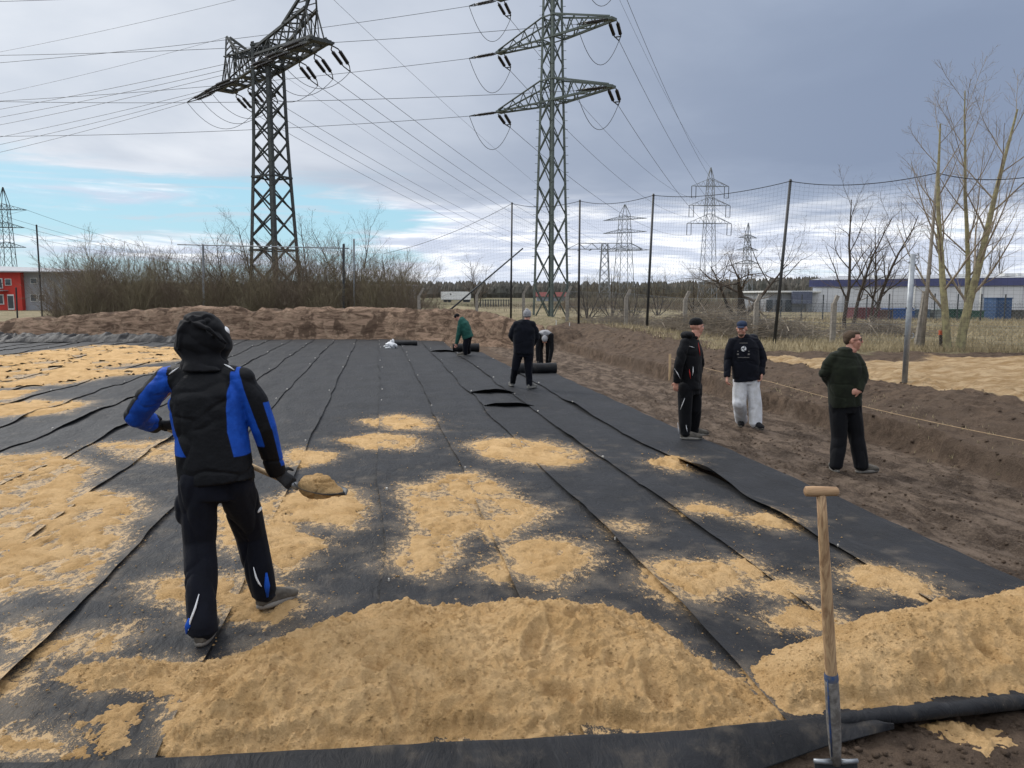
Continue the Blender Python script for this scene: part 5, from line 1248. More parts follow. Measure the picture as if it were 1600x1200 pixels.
M['grey_knit'] = cloth('grey_knit', (.30, .30, .31), (.20, .20, .21), .95, .3); M['dark_knit'] = cloth('black_knit', (.008, .008, .009), None, .95, .3); M['cap_blue'] = cloth('navy_cap', (.018, .030, .065)); M['glove'] = cloth('grey_work_glove', (.040, .042, .045), (.022, .023, .025), .9)
M['boot'] = cloth('dusty_boot', (.13, .117, .098), (.055, .050, .045), .9); M['sole'] = cloth('rubber_sole', (.25, .235, .21), (.14, .13, .12), .9); M['sneaker'] = cloth('pale_sneaker', (.22, .215, .20), (.11, .105, .10), .9)
M['reflex'] = cloth('reflective_trim', (.72, .73, .74), (.60, .60, .62), .5, 0); M['neon'] = cloth('neon_trim', (.62, .66, .03), (.5, .55, .03), .6); M['red_trim'] = cloth('red_trim', (.42, .03, .02), None, .6); M['hair_brown'] = cloth('brown_hair', (.090, .062, .042), (.045, .032, .022), .8, .2); M['hair_grey'] = cloth('grey_hair', (.20, .19, .18), (.12, .115, .11), .9)
M['black_plain'] = cloth('black_plastic', (.01, .01, .01), None, .4, 0)
def skin_mat():
    mt, nt, bs = mat_base('skin'); g = NT(nt); v = g.coord('Pos'); g.L.new(g.mix(g.rng(g.noise(v, 22, 4, .6), .35, .65), (.52, .275, .20), (.44, .205, .15)), bs.inputs['Base Color']); bs.inputs['Roughness'].default_value = .55; bs.inputs['Subsurface Weight'].default_value = .08; bs.inputs['Subsurface Radius'].default_value = (.01, .004, .002); return mt
M['skin'] = skin_mat()
def work_jacket_mat():
    """black softshell with royal blue panels; the panel outline is stored with the garment"""
    mt, nt, bs = mat_base('black_blue_work_jacket'); g = NT(nt); v = g.coord('Pos'); n = g.noise(v, 11, 5, .6)
    blk = g.mix(g.rng(n, .3, .7), (.0055, .0060, .0080), (.0035, .0040, .0055)); blu = g.mix(g.rng(n, .3, .7), (.010, .075, .42), (.006, .050, .30))
    g.L.new(g.mix(g.rng(g.attr('panel'), -.003, .003), blk, blu), bs.inputs['Base Color']); bs.inputs['Roughness'].default_value = .62; bs.inputs['Specular IOR Level'].default_value = .16
    g.L.new(g.bump(g.noise(v, 24, 5, .62), .5, .014), bs.inputs['Normal']); return mt
M['work_jacket'] = work_jacket_mat()
def frame3(x, y, z): return Matrix((x, y, z)).transposed()
def hand(mb, w, d, n, thumb, curl=.5, sc=1.0, r=.0088):
    """w wrist, d towards the fingers, n out of the back of the hand, thumb +1/-1 along d x n"""
    d = d.normalized(); n = (n - d * n.dot(d)).normalized(); s = d.cross(n) * thumb; k = w + d * .092 * sc
    loft(mb, [(w - d * .02, s * .027 * sc, n * .021 * sc), (w + d * .03 * sc, s * .036 * sc, n * .019 * sc), (k, s * .041 * sc, n * .014 * sc), (k + d * .012 * sc, s * .036 * sc, n * .010 * sc)], 16)
    for o, ln in ((.031, .070), (.011, .080), (-.010, .075), (-.030, .058)):
        p = k + s * o * sc; pts = [p - d * .01]; dd = d.copy(); a = 0
        for q in (.45, .32, .25):
            a += curl * (1.0 if q < .4 else .7); dd = d * math.cos(a) - n * math.sin(a); p = p + dd * (ln * q * 1.1 * sc); pts.append(p)
        limb(mb, pts, [r * sc, r * .96 * sc, r * .88 * sc, r * .78 * sc])
    p = w + d * .022 * sc + s * .030 * sc; t1 = p + (d * .6 + s * .75 - n * .25).normalized() * .040 * sc; t2 = t1 + (d * .9 + s * .25 - n * .45).normalized() * .032 * sc
    limb(mb, [p, t1, t2], [.0125 * sc, .0105 * sc, .0085 * sc])
def head(mb, c, f, u, sc=1.0):
    f = f.normalized(); s = f.cross(u).normalized(); u = s.cross(f).normalized(); R3 = frame3(s, f, u); k = sc
    def at(a, b, z): return c + (s * a + f * b + u * z) * k
    def e(a, b, z, r): sph(mb, at(a, b, z), tuple(q * k for q in r), R3)
    e(0, -.012, .030, (.077, .097, .090)); e(0, .020, -.034, (.061, .071, .080)); e(0, .058, -.094, (.026, .024, .020)); e(0, .080, .030, (.052, .018, .012)); e(0, .097, -.018, (.014, .018, .014)); limb(mb, [at(0, .088, .022), at(0, .106, -.014)], [.009 * k, .012 * k])
    for g in (-1, 1): e(g * .034, .062, -.022, (.027, .028, .026)); e(g * .079, -.006, -.004, (.010, .019, .031))
    e(0, .086, -.052, (.023, .011, .006)); e(0, .084, -.064, (.021, .011, .007)); limb(mb, [at(0, -.02, -.06), at(0, -.03, -.15)], [.056 * k, .060 * k]); return at, R3, s, u
def boot(parent, ankle, heel, toe_dir, mt, sole_mt, ln=.30, w=1.0, name='boot', voxel=.008):
    t = Vector(toe_dir); t.normalize(); up = Vector((0, 0, 1)); s = t.cross(up).normalized(); up = s.cross(t); mb = MB(); h = Vector(heel)
    def rg(a, hw, c, hh): return (h + t * (a * ln) + up * c, s * hw * w, up * hh)
    loft(mb, [rg(-.03, .026, .060, .034), rg(.05, .040, .062, .055), rg(.28, .045, .070, .064), rg(.50, .048, .062, .054), rg(.72, .054, .052, .042), rg(.90, .050, .046, .034), rg(1.02, .028, .038, .020)], 18)
    limb(mb, [h + t * .22 * ln + up * .055, h + t * .20 * ln + up * .10, Vector(ankle)], [.045, .046, .048]); v, n, f = fuse(mb, voxel, 3); o = mesh_obj(name, folds(v, n, .003, 22), f, mt, parent, True)
    mb = MB(); loft(mb, [(h + up * .002 + t * ln * .5, s * .001, t * .001)] + [(h + up * z + t * ln * .5, s * .049 * w * k, t * ln * .52 * k) for z, k in ((.001, .96), (.014, 1.04), (.034, 1.03), (.036, .9))], 28); mesh_obj('sole', mb.v, mb.f, sole_mt, o, True)
    return o
def surf_pt(v, px, py, lift=.004, rad=7):
    """the point of a garment facing the camera under a pixel"""
    q = v - C0; z = q @ _f; x = 800 + FPX * (q @ _r) / z; y = 600 - FPX * (q @ _u) / z
    m = np.hypot(x - px, y - py) < rad
    if not m.any(): i = np.argmin(np.hypot(x - px, y - py)); 
    else: k = np.where(m)[0]; k2 = k[z[k] < z[k].min() + .06]; i = k2[np.argmin(np.hypot(x[k2] - px, y[k2] - py))]
    zz = z[i] - lift * 2; d = ray(px, py); return Vector(C0 + d * zz)
def trim(parent, v, pts, w, mt, name, lift=.004):
    P3 = [surf_pt(v, *p, lift) for p in pts]; mb = MB(); rad = [w * (.35 if i in (0, len(P3) - 1) else 1) for i in range(len(P3))]; mb.ring_tube(P3, rad, 6); return mb.build(name, mt, parent, True)
def person(D, label, J, face, front, top, bottom, top_name, vox=.010, torso=(.21, .24, .235, .215), depth=(.14, .15, .155, .12), hem=-.08, sleeve=(.088, .074, .066, .054), leg=(.108, .084, .074), boots=('boot', 'boot', 'sole'), toes=None, gloves=None, curls=(.5, .5), head_sc=1.0, group=None, extra=None, hands=(None, None), fold=.009, up_hint=None, headup=None):
    """J: joints as world points. Body first (one skin), then clothing as its children"""
    for s_ in 'LR': J['sh' + s_] = J['sh' + s_] + Vector((0, 0, .03))
    base = (J['footL'] + J['footR']) / 2; base.z = min(J['footL'].z, J['footR'].z); root = empty('person', base, label, 'person', group)
    f = Vector(front).normalized(); up = Vector((0, 0, 1)); pel = (J['hipL'] + J['hipR']) / 2; sh = (J['shL'] + J['shR']) / 2; spine = (sh - pel).normalized(); side = (J['shR'] - J['shL']); side = (side - spine * side.dot(spine)).normalized(); fr = spine.cross(side) * -1
    if fr.dot(f) < 0: fr = -fr
    hs = (J['hipR'] - J['hipL']).normalized()
    # --- body
    mb = MB(); hu = headup or up; at, R3, hsd, hup = head(mb, J['head'], Vector(face), hu, head_sc)
    limb(mb, [J['head'] - hup * .11 * head_sc, sh + spine * .03], [.055, .062])
    loft(mb, [(pel - spine * .06, hs * .12, fr * .09), (pel.lerp(sh, .35), side * .12, fr * .085), (pel.lerp(sh, .75), side * .14, fr * .095), (sh - spine * .03, side * .11, fr * .06)], 18)
    for s in 'LR':
        limb(mb, [J['sh' + s].lerp(sh, .22) - spine * .045, J['el' + s], J['wr' + s]], [.040, .034, .026]); limb(mb, [J['hip' + s], J['kn' + s], J['an' + s]], [.075, .050, .038])
        hd, hn, th = hands[0 if s == 'L' else 1] or ((J['wr' + s] - J['el' + s]), side * (1 if s == 'R' else -1), 1)
        if not (gloves and s in gloves): hand(mb, J['wr' + s], Vector(hd), Vector(hn), th, curls[0 if s == 'L' else 1])
    v, n, fc = fuse(mb, min(vox, .0065) if vox < .012 else .008, 3); body = mesh_obj('body', v, fc, M['skin'], root, True)
    # --- trousers
    mb = MB(); loft(mb, [(pel - spine * .10, hs * .165, fr * .125), (pel, hs * .175, fr * .130), (pel + spine * .12, side * .165, fr * .115), (pel + spine * .17, side * .15, fr * .10)])
    for s in 'LR':
        kn, an = J['kn' + s], J['an' + s]; limb(mb, [J['hip' + s], J['hip' + s].lerp(kn, .5), kn, kn.lerp(an, .55), an, an - Vector((0, 0, .035))], [leg[0], (leg[0] + leg[1]) / 2, leg[1], (leg[1] + leg[2]) / 2, leg[2] * .98, leg[2] * .99], True)
    if extra and 'trousers' in extra: extra['trousers'](mb)
    v, n, fc = fuse(mb, vox, 6); v = folds(v, n, fold * 1.1, 6.5, 3.1, (1, 1, .14)); tro = mesh_obj('trousers', v, fc, bottom, root, True); tv = v
    # --- top
    mb = MB(); W, Dp = torso, depth
    rg = [(pel + spine * hem, side * W[0], fr * Dp[0]), (pel + spine * .10, side * W[0] * .98, fr * Dp[0]), (pel.lerp(sh, .45), side * W[1], fr * Dp[1]), (pel.lerp(sh, .80), side * W[2], fr * Dp[2]), (sh - spine * .03, side * W[3] * .97, fr * Dp[3]), (sh + spine * .035, side * W[3] * .66, fr * Dp[3] * .86), (sh + spine * .065, side * W[3] * .45, fr * Dp[3] * .75), (sh + spine * .10, side * .075, fr * .075)]
    loft(mb, rg)
    for s in 'LR':
        a, e, w = J['sh' + s], J['el' + s], J['wr' + s]; limb(mb, [sh.lerp(a, .35) + spine * .015, a - side * (.025 if s == 'R' else -.025) - spine * .02, a.lerp(e, .5), e, e.lerp(w, .5), w + (w - e).normalized() * .012], [sleeve[0] * .80, sleeve[0] * .84, sleeve[1], sleeve[2], (sleeve[2] + sleeve[3]) / 2, sleeve[3]], True)
    if extra and 'top' in extra: extra['top'](mb)
    v, n, fc = fuse(mb, vox, 9); v = folds(v, n, fold, 6, 1.3); tp = mesh_obj(top_name, v, fc, top, root, True)
    for i, s in enumerate('LR'):
        boot(root, J['an' + s], J['foot' + s], (toes or (fr, fr))[i], M[boots[1]], M[boots[2]], name=boots[0], voxel=max(vox * .8, .007))
        if gloves and s in gloves:
            mb = MB(); hd, hn, th = hands[i] or ((J['wr' + s] - J['el' + s]), side, 1); hand(mb, J['wr' + s], Vector(hd), Vector(hn), th, curls[i], 1.12, .0115); limb(mb, [J['wr' + s] - Vector(hd).normalized() * .05, J['wr' + s] + Vector(hd).normalized() * .02], [.036, .034]); gv, gn, gf = fuse(mb, .006, 2); mesh_obj('glove', gv, gf, M['glove'], root, True)
    return dict(root=root, body=body, top=tp, topv=v, topn=n, tro=tro, trov=tv, at=at, R3=R3, f=fr, side=side, up=spine, sh=sh, pel=pel, hup=hup, hsd=hsd)
def shell(parent, name, mt, pieces, vox=.008, amp=.0, sc=10, seed=2.0, smooth=3):
    mb = MB()
    for p in pieces:
        if p[0] == 'e': sph(mb, p[1], p[2], p[3] if len(p) > 3 else None, 20, 12)
        else: limb(mb, p[1], p[2])
    v, n, f = fuse(mb, vox, smooth)
    if amp: v = folds(v, n, amp, sc, seed)
    return mesh_obj(name, v, f, mt, parent, True), v
def eyes(p, sc=1.0):
    for g in (-1, 1):
        mb = MB(); sph(mb, p['at'](g * .031, .083, .010), (.012 * sc, .008 * sc, .008 * sc), p['R3']); e = mb.build('eye', M['reflex'], p['body'], True)
        mb = MB(); sph(mb, p['at'](g * .031, .090, .010), (.0055 * sc, .004 * sc, .0055 * sc), p['R3'], 8, 6); mb.build('iris', M['black_plain'], p['body'], True)
        mb = MB(); mb.ring_tube([p['at'](g * .014, .097, .030), p['at'](g * .033, .094, .034), p['at'](g * .050, .082, .030)], [.0025, .0035, .002], 6); mb.build('eyebrow', M['hair_brown'], p['body'], True)
def facing(deg, pitch=0.0):
    a = R(deg); v = _fh * math.cos(a) + _r * math.sin(a); return Vector(v * math.cos(R(pitch))) + Vector((0, 0, math.sin(R(pitch))))
AWAY = Vector(_fh); RIGHT = Vector(_r)
def foot_at(px, py, dz=0.0):
    g = G(px, py); z = gz(g); z = base_z(np.array([g.x]), np.array([g.y]))[0] + .012 if g.x < 4.74 and g.y > 3.3 else z
    for _ in range(3): g = G(px, py, float(z))
    return Vector((g.x, g.y, float(z) + dz + (.018 if g.x > 4.74 else 0)))

# ---------------------------------------------------------------- hooded worker with the shovel
fl, fr_ = foot_at(312, 1012), foot_at(404, 953); Dw = 4.78
J = dict(head=P(318, 526, 4.92), shL=P(256, 596, 4.86), shR=P(384, 596, 4.84), elL=P(213, 650, 4.98), elR=P(412, 668, 4.86), wrL=P(243, 663, 5.20), wrR=P(432, 737, 4.98),
         hipL=P(311, 755, 4.74), hipR=P(367, 755, 4.80), knL=P(313, 850, 4.72), knR=P(392, 835, 5.06), anL=fl + AWAY * .06 + Vector((0, 0, .11)), anR=fr_ + AWAY * .05 + RIGHT * .02 + Vector((0, 0, .11)), footL=fl, footR=fr_)
shaft_dir = (P(500, 768, 5.02) - P(243, 663, 5.28)).normalized()
def cargo(mb):
    for px, py, D in ((284, 795, 4.74),): sph(mb, P(px, py, D), (.045, .07, .10))
wk = person(Dw, 'person in black and blue hooded work jacket seen from behind, shovelling sand', J, facing(6), facing(4), M['work_jacket'], M['navy_cloth'], 'work_jacket', .0075, torso=(.235, .225, .238, .215), depth=(.155, .15, .155, .12), hem=.0, sleeve=(.100, .084, .078, .060), leg=(.125, .100, .090), boots=('boot', 'boot', 'sole'), toes=(facing(-6), facing(38)), gloves='LR', curls=(.9, .9), hands=((shaft_dir * .3 + RIGHT * .9 + AWAY * .2, Vector((0, 0, -.4)) - AWAY * .5, 1), (RIGHT * .55 + AWAY * .2 - Vector((0, 0, .55)), -AWAY * .8 + Vector((0, 0, .5)), -1)), extra={'trousers': cargo}, fold=.0095, head_sc=.86)
def worker_panels():
    v = wk['topv']; q = v - np.array(wk['sh']); side = np.array(wk['side']); s = q @ side; z = v[:, 2]; bk = -(q @ np.array(wk['f']))
    zt, zb = wk['sh'].z + .03, wk['pel'].z + .19; t = (z - zb) / (zt - zb)
    inL = np.interp(t, [-.1, .0, .25, .55, 1.0], [.10, .115, .175, .195, .21]); inR = np.interp(t, [-.1, .0, .3, .6, 1.0], [.175, .175, .155, .165, .195])
    band = np.minimum(t, 1.02 - t) * .4
    pan = np.where(s < 0, np.minimum(-s - inL, band), np.minimum(s - inR, band))
    # sleeves: black along the outside, blue inside
    for sd_, sg in (('L', -1), ('R', 1)):
        a, e, w = (np.array(J[k + sd_]) for k in ('sh', 'el', 'wr')); best = np.full(len(v), 9.0); rad = np.zeros_like(v)
        for p0, p1 in ((a, e), (e, w)):
            d = p1 - p0; tt = np.clip(((v - p0) @ d) / (d @ d), 0, 1); r_ = (v - p0) - tt[:, None] * d; dist = np.linalg.norm(r_, axis=1); m = dist < best; best = np.where(m, dist, best); rad[m] = r_[m]
        o = side * sg * .75 + np.array([0, 0, .66]) if sd_ == 'L' else side * .95 + np.array([0, 0, .2]); o = o / np.linalg.norm(o); rn = rad / (np.linalg.norm(rad, axis=1) + 1e-9)[:, None]; c = rn @ o
        onarm = (best < .118) & ((np.abs(s) > .225) | (sd_ == 'L') & (s < -.21))
        wr = np.linalg.norm(v - w, axis=1)
        if sd_ == 'L': val = np.minimum((.42 - c) * .08, (wr - .09))
        else:
            upper = np.minimum((-.05 - c) * .08, (z - (J['elR'].z - .12)) * .5); stripe = np.minimum((c - .80) * .1, np.minimum(z - (J['wrR'].z + .05), (J['shR'].z - .16) - z)); val = np.maximum(upper, stripe)
        pan = np.where(onarm & (s * sg > .18), val, pan)
    set_attr(wk['top'], 'panel', pan)
worker_panels()
hd = J['head']
def hood():
    prof = [(488, 312, 9, .03), (492, 312, 19, .08), (500, 313, 27, .115), (511, 315, 33, .135), (523, 317, 37, .15), (535, 318, 40.5, .16), (545, 318, 41.5, .155), (552, 319, 37, .14), (559, 320, 34, .125), (568, 320, 35, .12), (578, 320, 34, .11)]
    mb = MB(); loft(mb, [(P(cx, y, 4.94 - .004 * max(0, y - 550)), RIGHT * (hw * 4.9 / 1200), AWAY * dp) for y, cx, hw, dp in prof], 30)
    limb(mb, [P(300, 495, 4.86), P(283, 520, 4.82), P(279, 545, 4.80)], [.022, .028, .020]); limb(mb, [P(296, 500, 4.82), P(325, 515, 4.79), P(352, 536, 4.82)], [.014, .018, .014])
    v, n, f = fuse(mb, .0075, 5); v = folds(v, n, .016, 6.5, 4.0); return mesh_obj('hood', v, f, M['black_cloth'], wk['root'], True)
hood()
shell(wk['root'], 'white_cap', M['reflex'], [('e', P(350, 519, 5.0), (.034, .07, .040))], .007)
for pts in ([(264, 585), (271, 580), (279, 574)], [(350, 569), (358, 573), (366, 578)]): trim(wk['root'], wk['topv'], pts, .006, M['reflex'], 'reflective_piping')
for pts in ([(311, 928), (305, 950), (298, 968), (294, 985)], [(396, 886), (400, 902), (405, 912), (409, 917)]): trim(wk['root'], wk['trov'], pts, .007, M['reflex'], 'reflective_stripe')
trim(wk['root'], wk['trov'], [(403, 801), (406, 796), (409, 792)], .013, M['reflex'], 'pocket_tag')
for pts in ([(292, 990), (294, 978), (296, 966)], [(416, 895), (417, 915), (418, 933)]): trim(wk['root'], wk['trov'], pts, .022, cloth('blue_insert', (.010, .075, .42)), 'blue_insert', .001)
# ---- the shovel in the worker's hands
def shovel():
    a, b = P(240, 660, 5.30), P(446, 752, 5.06); d = (b - a).normalized(); root = empty('shovel', P(440, 750, 5.06), 'shovel loaded with sand, held by the hooded worker', 'shovel')
    mb = MB(); mb.ring_tube([a - d * .1, a, a.lerp(b, .5), b, b + d * .06], [.017, .018, .0185, .018, .017], 12); mb.build('shaft', M['wood'], root, True)
    mb = MB(); mb.ring_tube([b - d * .03, b + d * .10], [.022, .026], 12); mb.build('socket', M['galv'], root, True)
    tip = P(541, 771, 4.98); nb = b + d * .08; ax = (tip - nb); ln = ax.length; ax.normalize(); s = ax.cross(Vector((0, 0, 1))).normalized(); u = s.cross(ax); V = []; nu, nv = 14, 13
    for i in range(nu):
        t = i / (nu - 1); w = .115 * (min(1, .35 + t * 3.2)) * (1 if t < .6 else math.sqrt(max(0, 1 - ((t - .6) / .4) ** 2 * .93)))
        for j in range(nv): o = (j / (nv - 1) - .5) * 2; V.append(nb + ax * (t * ln) + s * (o * w) + u * (.030 * o * o - .012 + .02 * (1 - t) - .02 * math.sin(math.pi * t)))
    o = mesh_obj('blade', V, grid_faces(nu, nv), M['dark_metal'], root, True); md = o.modifiers.new('t', 'SOLIDIFY'); md.thickness = .003
    # the load of sand
    mb = MB(); c = nb.lerp(tip, .47); R3 = frame3(ax, s, u); sph(mb, c + u * .02 - ax * .015, (.135, .10, .085), R3); sph(mb, c + u * .055 - ax * .015, (.075, .07, .05), R3); sph(mb, c + u * .0 + ax * .09, (.085, .085, .035), R3); v, n, f = fuse(mb, .008, 3); v = folds(v, n, .016, 12, 2.0); v = v + n * (fbm(v[:, 0] * 60, v[:, 1] * 60, v[:, 2] * 60, 3) * .004)[:, None]
    o = mesh_obj('sand_load', v, f, M['sand'], None, True); tag(o, 'lump of sand on the worker\'s shovel blade', 'sand')
shovel()

# ---------------------------------------------------------------- man in black jacket and black knitted cap
def std(D, pts):
    """joints from (pixel x, pixel y, metres behind D)"""
    return {k: P(a, b, D + c) for k, (a, b, c) in pts.items()}
f1, f2 = foot_at(1064, 686), foot_at(1077, 681); Dm = depth_of(f1)
J = std(Dm, dict(head=(1089, 511, .06), shL=(1069, 537, -.10), shR=(1086, 536, .24), elL=(1061, 570, -.14), elR=(1094, 567, .34), wrL=(1057, 597, -.10), wrR=(1090, 590, .38), hipL=(1071, 606, -.02), hipR=(1085, 605, .16), knL=(1070, 645, .0), knR=(1086, 640, .16)))
J.update(footL=f1, footR=f2, anL=f1 + RIGHT * .06 + Vector((0, 0, .10)), anR=f2 + RIGHT * .06 + Vector((0, 0, .10)))
bm_ = person(Dm, 'person in black work jacket and black knitted cap at the fabric edge, looking right', J, facing(72), facing(78), M['black_cloth'], M['black_cloth'], 'work_jacket', .0095, torso=(.20, .21, .215, .19), depth=(.15, .16, .165, .125), hem=-.02, sleeve=(.088, .076, .070, .056), leg=(.115, .095, .082), toes=(facing(95), facing(80)), curls=(.55, .5), head_sc=1.0)
eyes(bm_); shell(bm_['root'], 'knitted_cap', M['dark_knit'], [('e', bm_['at'](0, -.018, .068), (.087, .104, .074), bm_['R3']), ('e', bm_['at'](0, -.022, .048), (.089, .106, .024), bm_['R3'])], .008, .003, 20)
shell(bm_['root'], 'folded_hood', M['black_cloth'], [('e', P(1073, 524, Dm), (.095, .12, .060)), ('e', P(1079, 527, Dm + .08), (.12, .12, .05))], .009, .010, 10)
shell(bm_['root'], 'collar', M['black_cloth'], [('e', bm_['sh'] + Vector((0, 0, .085)), (.100, .100, .06))], .009, .004)
for pts, m_, w in (([(1088, 527), (1091, 521), (1094, 519)], 'neon', .013), ([(1088, 528), (1092, 525), (1095, 521)], 'neon', .010), ([(1091, 535), (1093, 548), (1094, 556)], 'red_trim', .007), ([(1077, 577), (1078, 585), (1079, 592)], 'red_trim', .008), ([(1083, 573), (1083, 580), (1082, 587)], 'reflex', .007), ([(1054, 576), (1059, 584), (1063, 592)], 'reflex', .006), ([(1077, 541), (1081, 542), (1085, 543)], 'reflex', .005)): trim(bm_['root'], bm_['topv'], pts, w, M[m_], 'jacket_trim')
for pts in ([(1070, 622), (1067, 630), (1063, 640)], [(1059, 660), (1060, 670), (1060, 678)], [(1072, 664), (1073, 670), (1074, 675)]): trim(bm_['root'], bm_['trov'], pts, .006, M['reflex'], 'reflective_stripe')

# ---------------------------------------------------------------- man in navy hoodie, blue cap and white trousers
f1, f2 = foot_at(1156, 665), foot_at(1178, 669); Dm = depth_of(f2)
J = std(Dm, dict(head=(1159, 514, -.05), shR=(1142, 535, .0), shL=(1183, 535, .0), elR=(1137, 562, .02), elL=(1192, 561, .02), wrR=(1136, 588, -.06), wrL=(1190, 584, -.06), hipR=(1157, 590, .0), hipL=(1175, 590, .0), knR=(1155, 629, -.06), knL=(1180, 630, -.04)))
J.update(footR=f1, footL=f2, anR=f1 - AWAY * .07 + Vector((0, 0, .10)), anL=f2 - AWAY * .07 + Vector((0, 0, .10)))
cm = person(Dm, 'person in navy hoodie, blue cap and dusty white work trousers', J, facing(205, -10), facing(182), M['navy_cloth'], M['white_work'], 'hoodie', .0095, torso=(.222, .222, .225, .20), depth=(.16, .155, .15, .12), hem=-.05, sleeve=(.088, .076, .068, .052), leg=(.122, .110, .105), toes=(facing(172), facing(192)), curls=(.7, .7), fold=.010, boots=('boot', 'black_cloth', 'boot'))
eyes(cm); shell(cm['root'], 'peaked_cap', M['cap_blue'], [('e', cm['at'](0, -.012, .074), (.085, .103, .060), cm['R3']), ('e', cm['at'](0, .110, .052), (.066, .060, .009), cm['R3'])], .007)
shell(cm['root'], 'beard', M['hair_brown'], [('e', cm['at'](0, .050, -.085), (.046, .044, .030), cm['R3'])], .007)
shell(cm['root'], 'hood', M['navy_cloth'], [('e', P(1176, 528, Dm + .10), (.085, .09, .065)), ('e', P(1166, 530, Dm + .10), (.14, .09, .055))], .009, .01, 10)
def hoodie_print():
    mb = MB(); c = surf_pt(cm['topv'], 1162, 545, .006); n = -AWAY; s = RIGHT; u = Vector((0, 0, 1))
    k = 24; mb.v = [tuple(c + s * (math.cos(6.283 * i / k) * .043) + u * (math.sin(6.283 * i / k) * .043)) for i in range(k)]; mb.f = [list(range(k))]; mb.build('ball_emblem', M['reflex'], cm['root'])
    mb = MB()
    for a0 in (0, 2.09, 4.19): mb.ring_tube([c + n * .004 + s * (math.cos(a0 + t * 1.3) * .041 * t) + u * (math.sin(a0 + t * 1.3) * .041 * t) for t in (.05, .3, .6, .98)], .005, 5)
    mb.build('emblem_lines', M['navy_cloth'], cm['root'])
    for px, py, w in ((1153, 553.5, .016), (1170, 553.5, .016), (1153, 549, .010), (1170, 549, .010)): mb = MB(); q = surf_pt(cm['topv'], px, py, .006); mb.box(q, w * 2, .004, w * 1.6, -YAW); mb.build('paw_print', M['hair_grey'], cm['root'])
    for py, x0, x1 in ((536, 1156, 1168), (558.5, 1153, 1171)):
        mb = MB(); x = x0
        while x < x1: q = surf_pt(cm['topv'], x, py, .006); mb.box(q, .008, .003, .012, -YAW); x += 1.15
        mb.build('lettering', M['hair_grey'], cm['root'])
hoodie_print()

# ---------------------------------------------------------------- man with glasses, olive fleece
f1, f2 = foot_at(1308, 741), foot_at(1338, 741); Dm = depth_of(f2)
J = std(Dm, dict(head=(1333, 532, .05), shL=(1300, 560, .02), shR=(1339, 561, .06), elL=(1288, 583, .06), elR=(1348, 588, .0), wrL=(1300, 604, .26), wrR=(1343, 611, -.10), hipL=(1310, 632, .04), hipR=(1331, 632, .06), knL=(1312, 684, .02), knR=(1338, 682, .06)))
J.update(footL=f1, footR=f2, anL=f1 + AWAY * .05 + Vector((0, 0, .10)), anR=f2 + RIGHT * .055 + Vector((0, 0, .10)))
gm = person(Dm, 'person with glasses in olive fleece and black trousers, hands on hips, at right', J, facing(116), facing(28), M['olive_fleece'], M['black_cloth'], 'fleece', .0085, torso=(.20, .205, .205, .175), depth=(.145, .15, .15, .115), hem=-.02, sleeve=(.086, .076, .070, .050), leg=(.115, .095, .085), toes=(facing(10), facing(78)), curls=(.5, .5), hands=(None, (-RIGHT * .8 + AWAY * .12 - Vector((0, 0, .12)), -AWAY, -1)), fold=.009)
eyes(gm)
shell(gm['root'], 'hair', M['hair_brown'], [('e', gm['at'](0, -.028, .048), (.082, .094, .082), gm['R3']), ('e', gm['at'](0, -.062, .005), (.072, .052, .062), gm['R3']), ('e', gm['at'](0, .020, .094), (.060, .058, .030), gm['R3'])], .006, .004, 30)
def glasses():
    at = gm['at']; mb = MB()
    for g in (-1, 1):
        k = 14; ring = [at(g * (.033 + .024 * math.cos(6.283 * i / k)), .100 - .006 * abs(math.cos(6.283 * i / k)), .010 + .018 * math.sin(6.283 * i / k)) for i in range(k + 1)]; mb.ring_tube(ring, .0032, 5, False); mb.ring_tube([at(g * .057, .094, .014), at(g * .080, .05, .012), at(g * .083, -.01, .008)], .003, 5)
    mb.ring_tube([at(-.010, .104, .012), at(.010, .104, .012)], .003, 5); mb.build('glasses', M['black_plain'], gm['root'], True)
glasses()
shell(gm['root'], 'collar', M['olive_fleece'], [('e', gm['sh'] + Vector((0, 0, .075)), (.092, .09, .045))], .008, .003)

# ---------------------------------------------------------------- man in dark clothes seen from behind
f1, f2 = foot_at(801, 604), foot_at(825, 607); Dm = depth_of(f2)
J = std(Dm, dict(head=(824, 493, .06), shL=(805, 508, .0), shR=(834, 508, .0), elL=(799, 525, .06), elR=(838, 527, .06), wrL=(806, 535, .25), wrR=(833, 538, .26), hipL=(810, 551, .0), hipR=(826, 551, .0), knL=(805, 576, .03), knR=(826, 577, .03)))
J.update(footL=f1, footR=f2, anL=f1 + AWAY * .05 + Vector((0, 0, .10)), anR=f2 + RIGHT * .03 + AWAY * .05 + Vector((0, 0, .10)))
dm = person(Dm, 'person in dark clothes and grey knitted cap standing on the fabric, back to the camera', J, facing(20), facing(10), M['navy_fleece'], M['navy_cloth'], 'jacket', .012, torso=(.235, .25, .25, .21), depth=(.16, .165, .16, .12), hem=-.02, sleeve=(.100, .088, .080, .060), leg=(.120, .088, .068), toes=(facing(-12), facing(40)), boots=('shoe', 'sneaker', 'sneaker'))
shell(dm['root'], 'knitted_cap', M['grey_knit'], [('e', dm['at'](0, -.012, .045), (.092, .110, .098), dm['R3']), ('e', dm['at'](0, -.01, .0), (.090, .108, .05), dm['R3']), ('e', dm['at'](0, -.03, .135), (.035, .04, .03), dm['R3'])], .009, .003, 20)

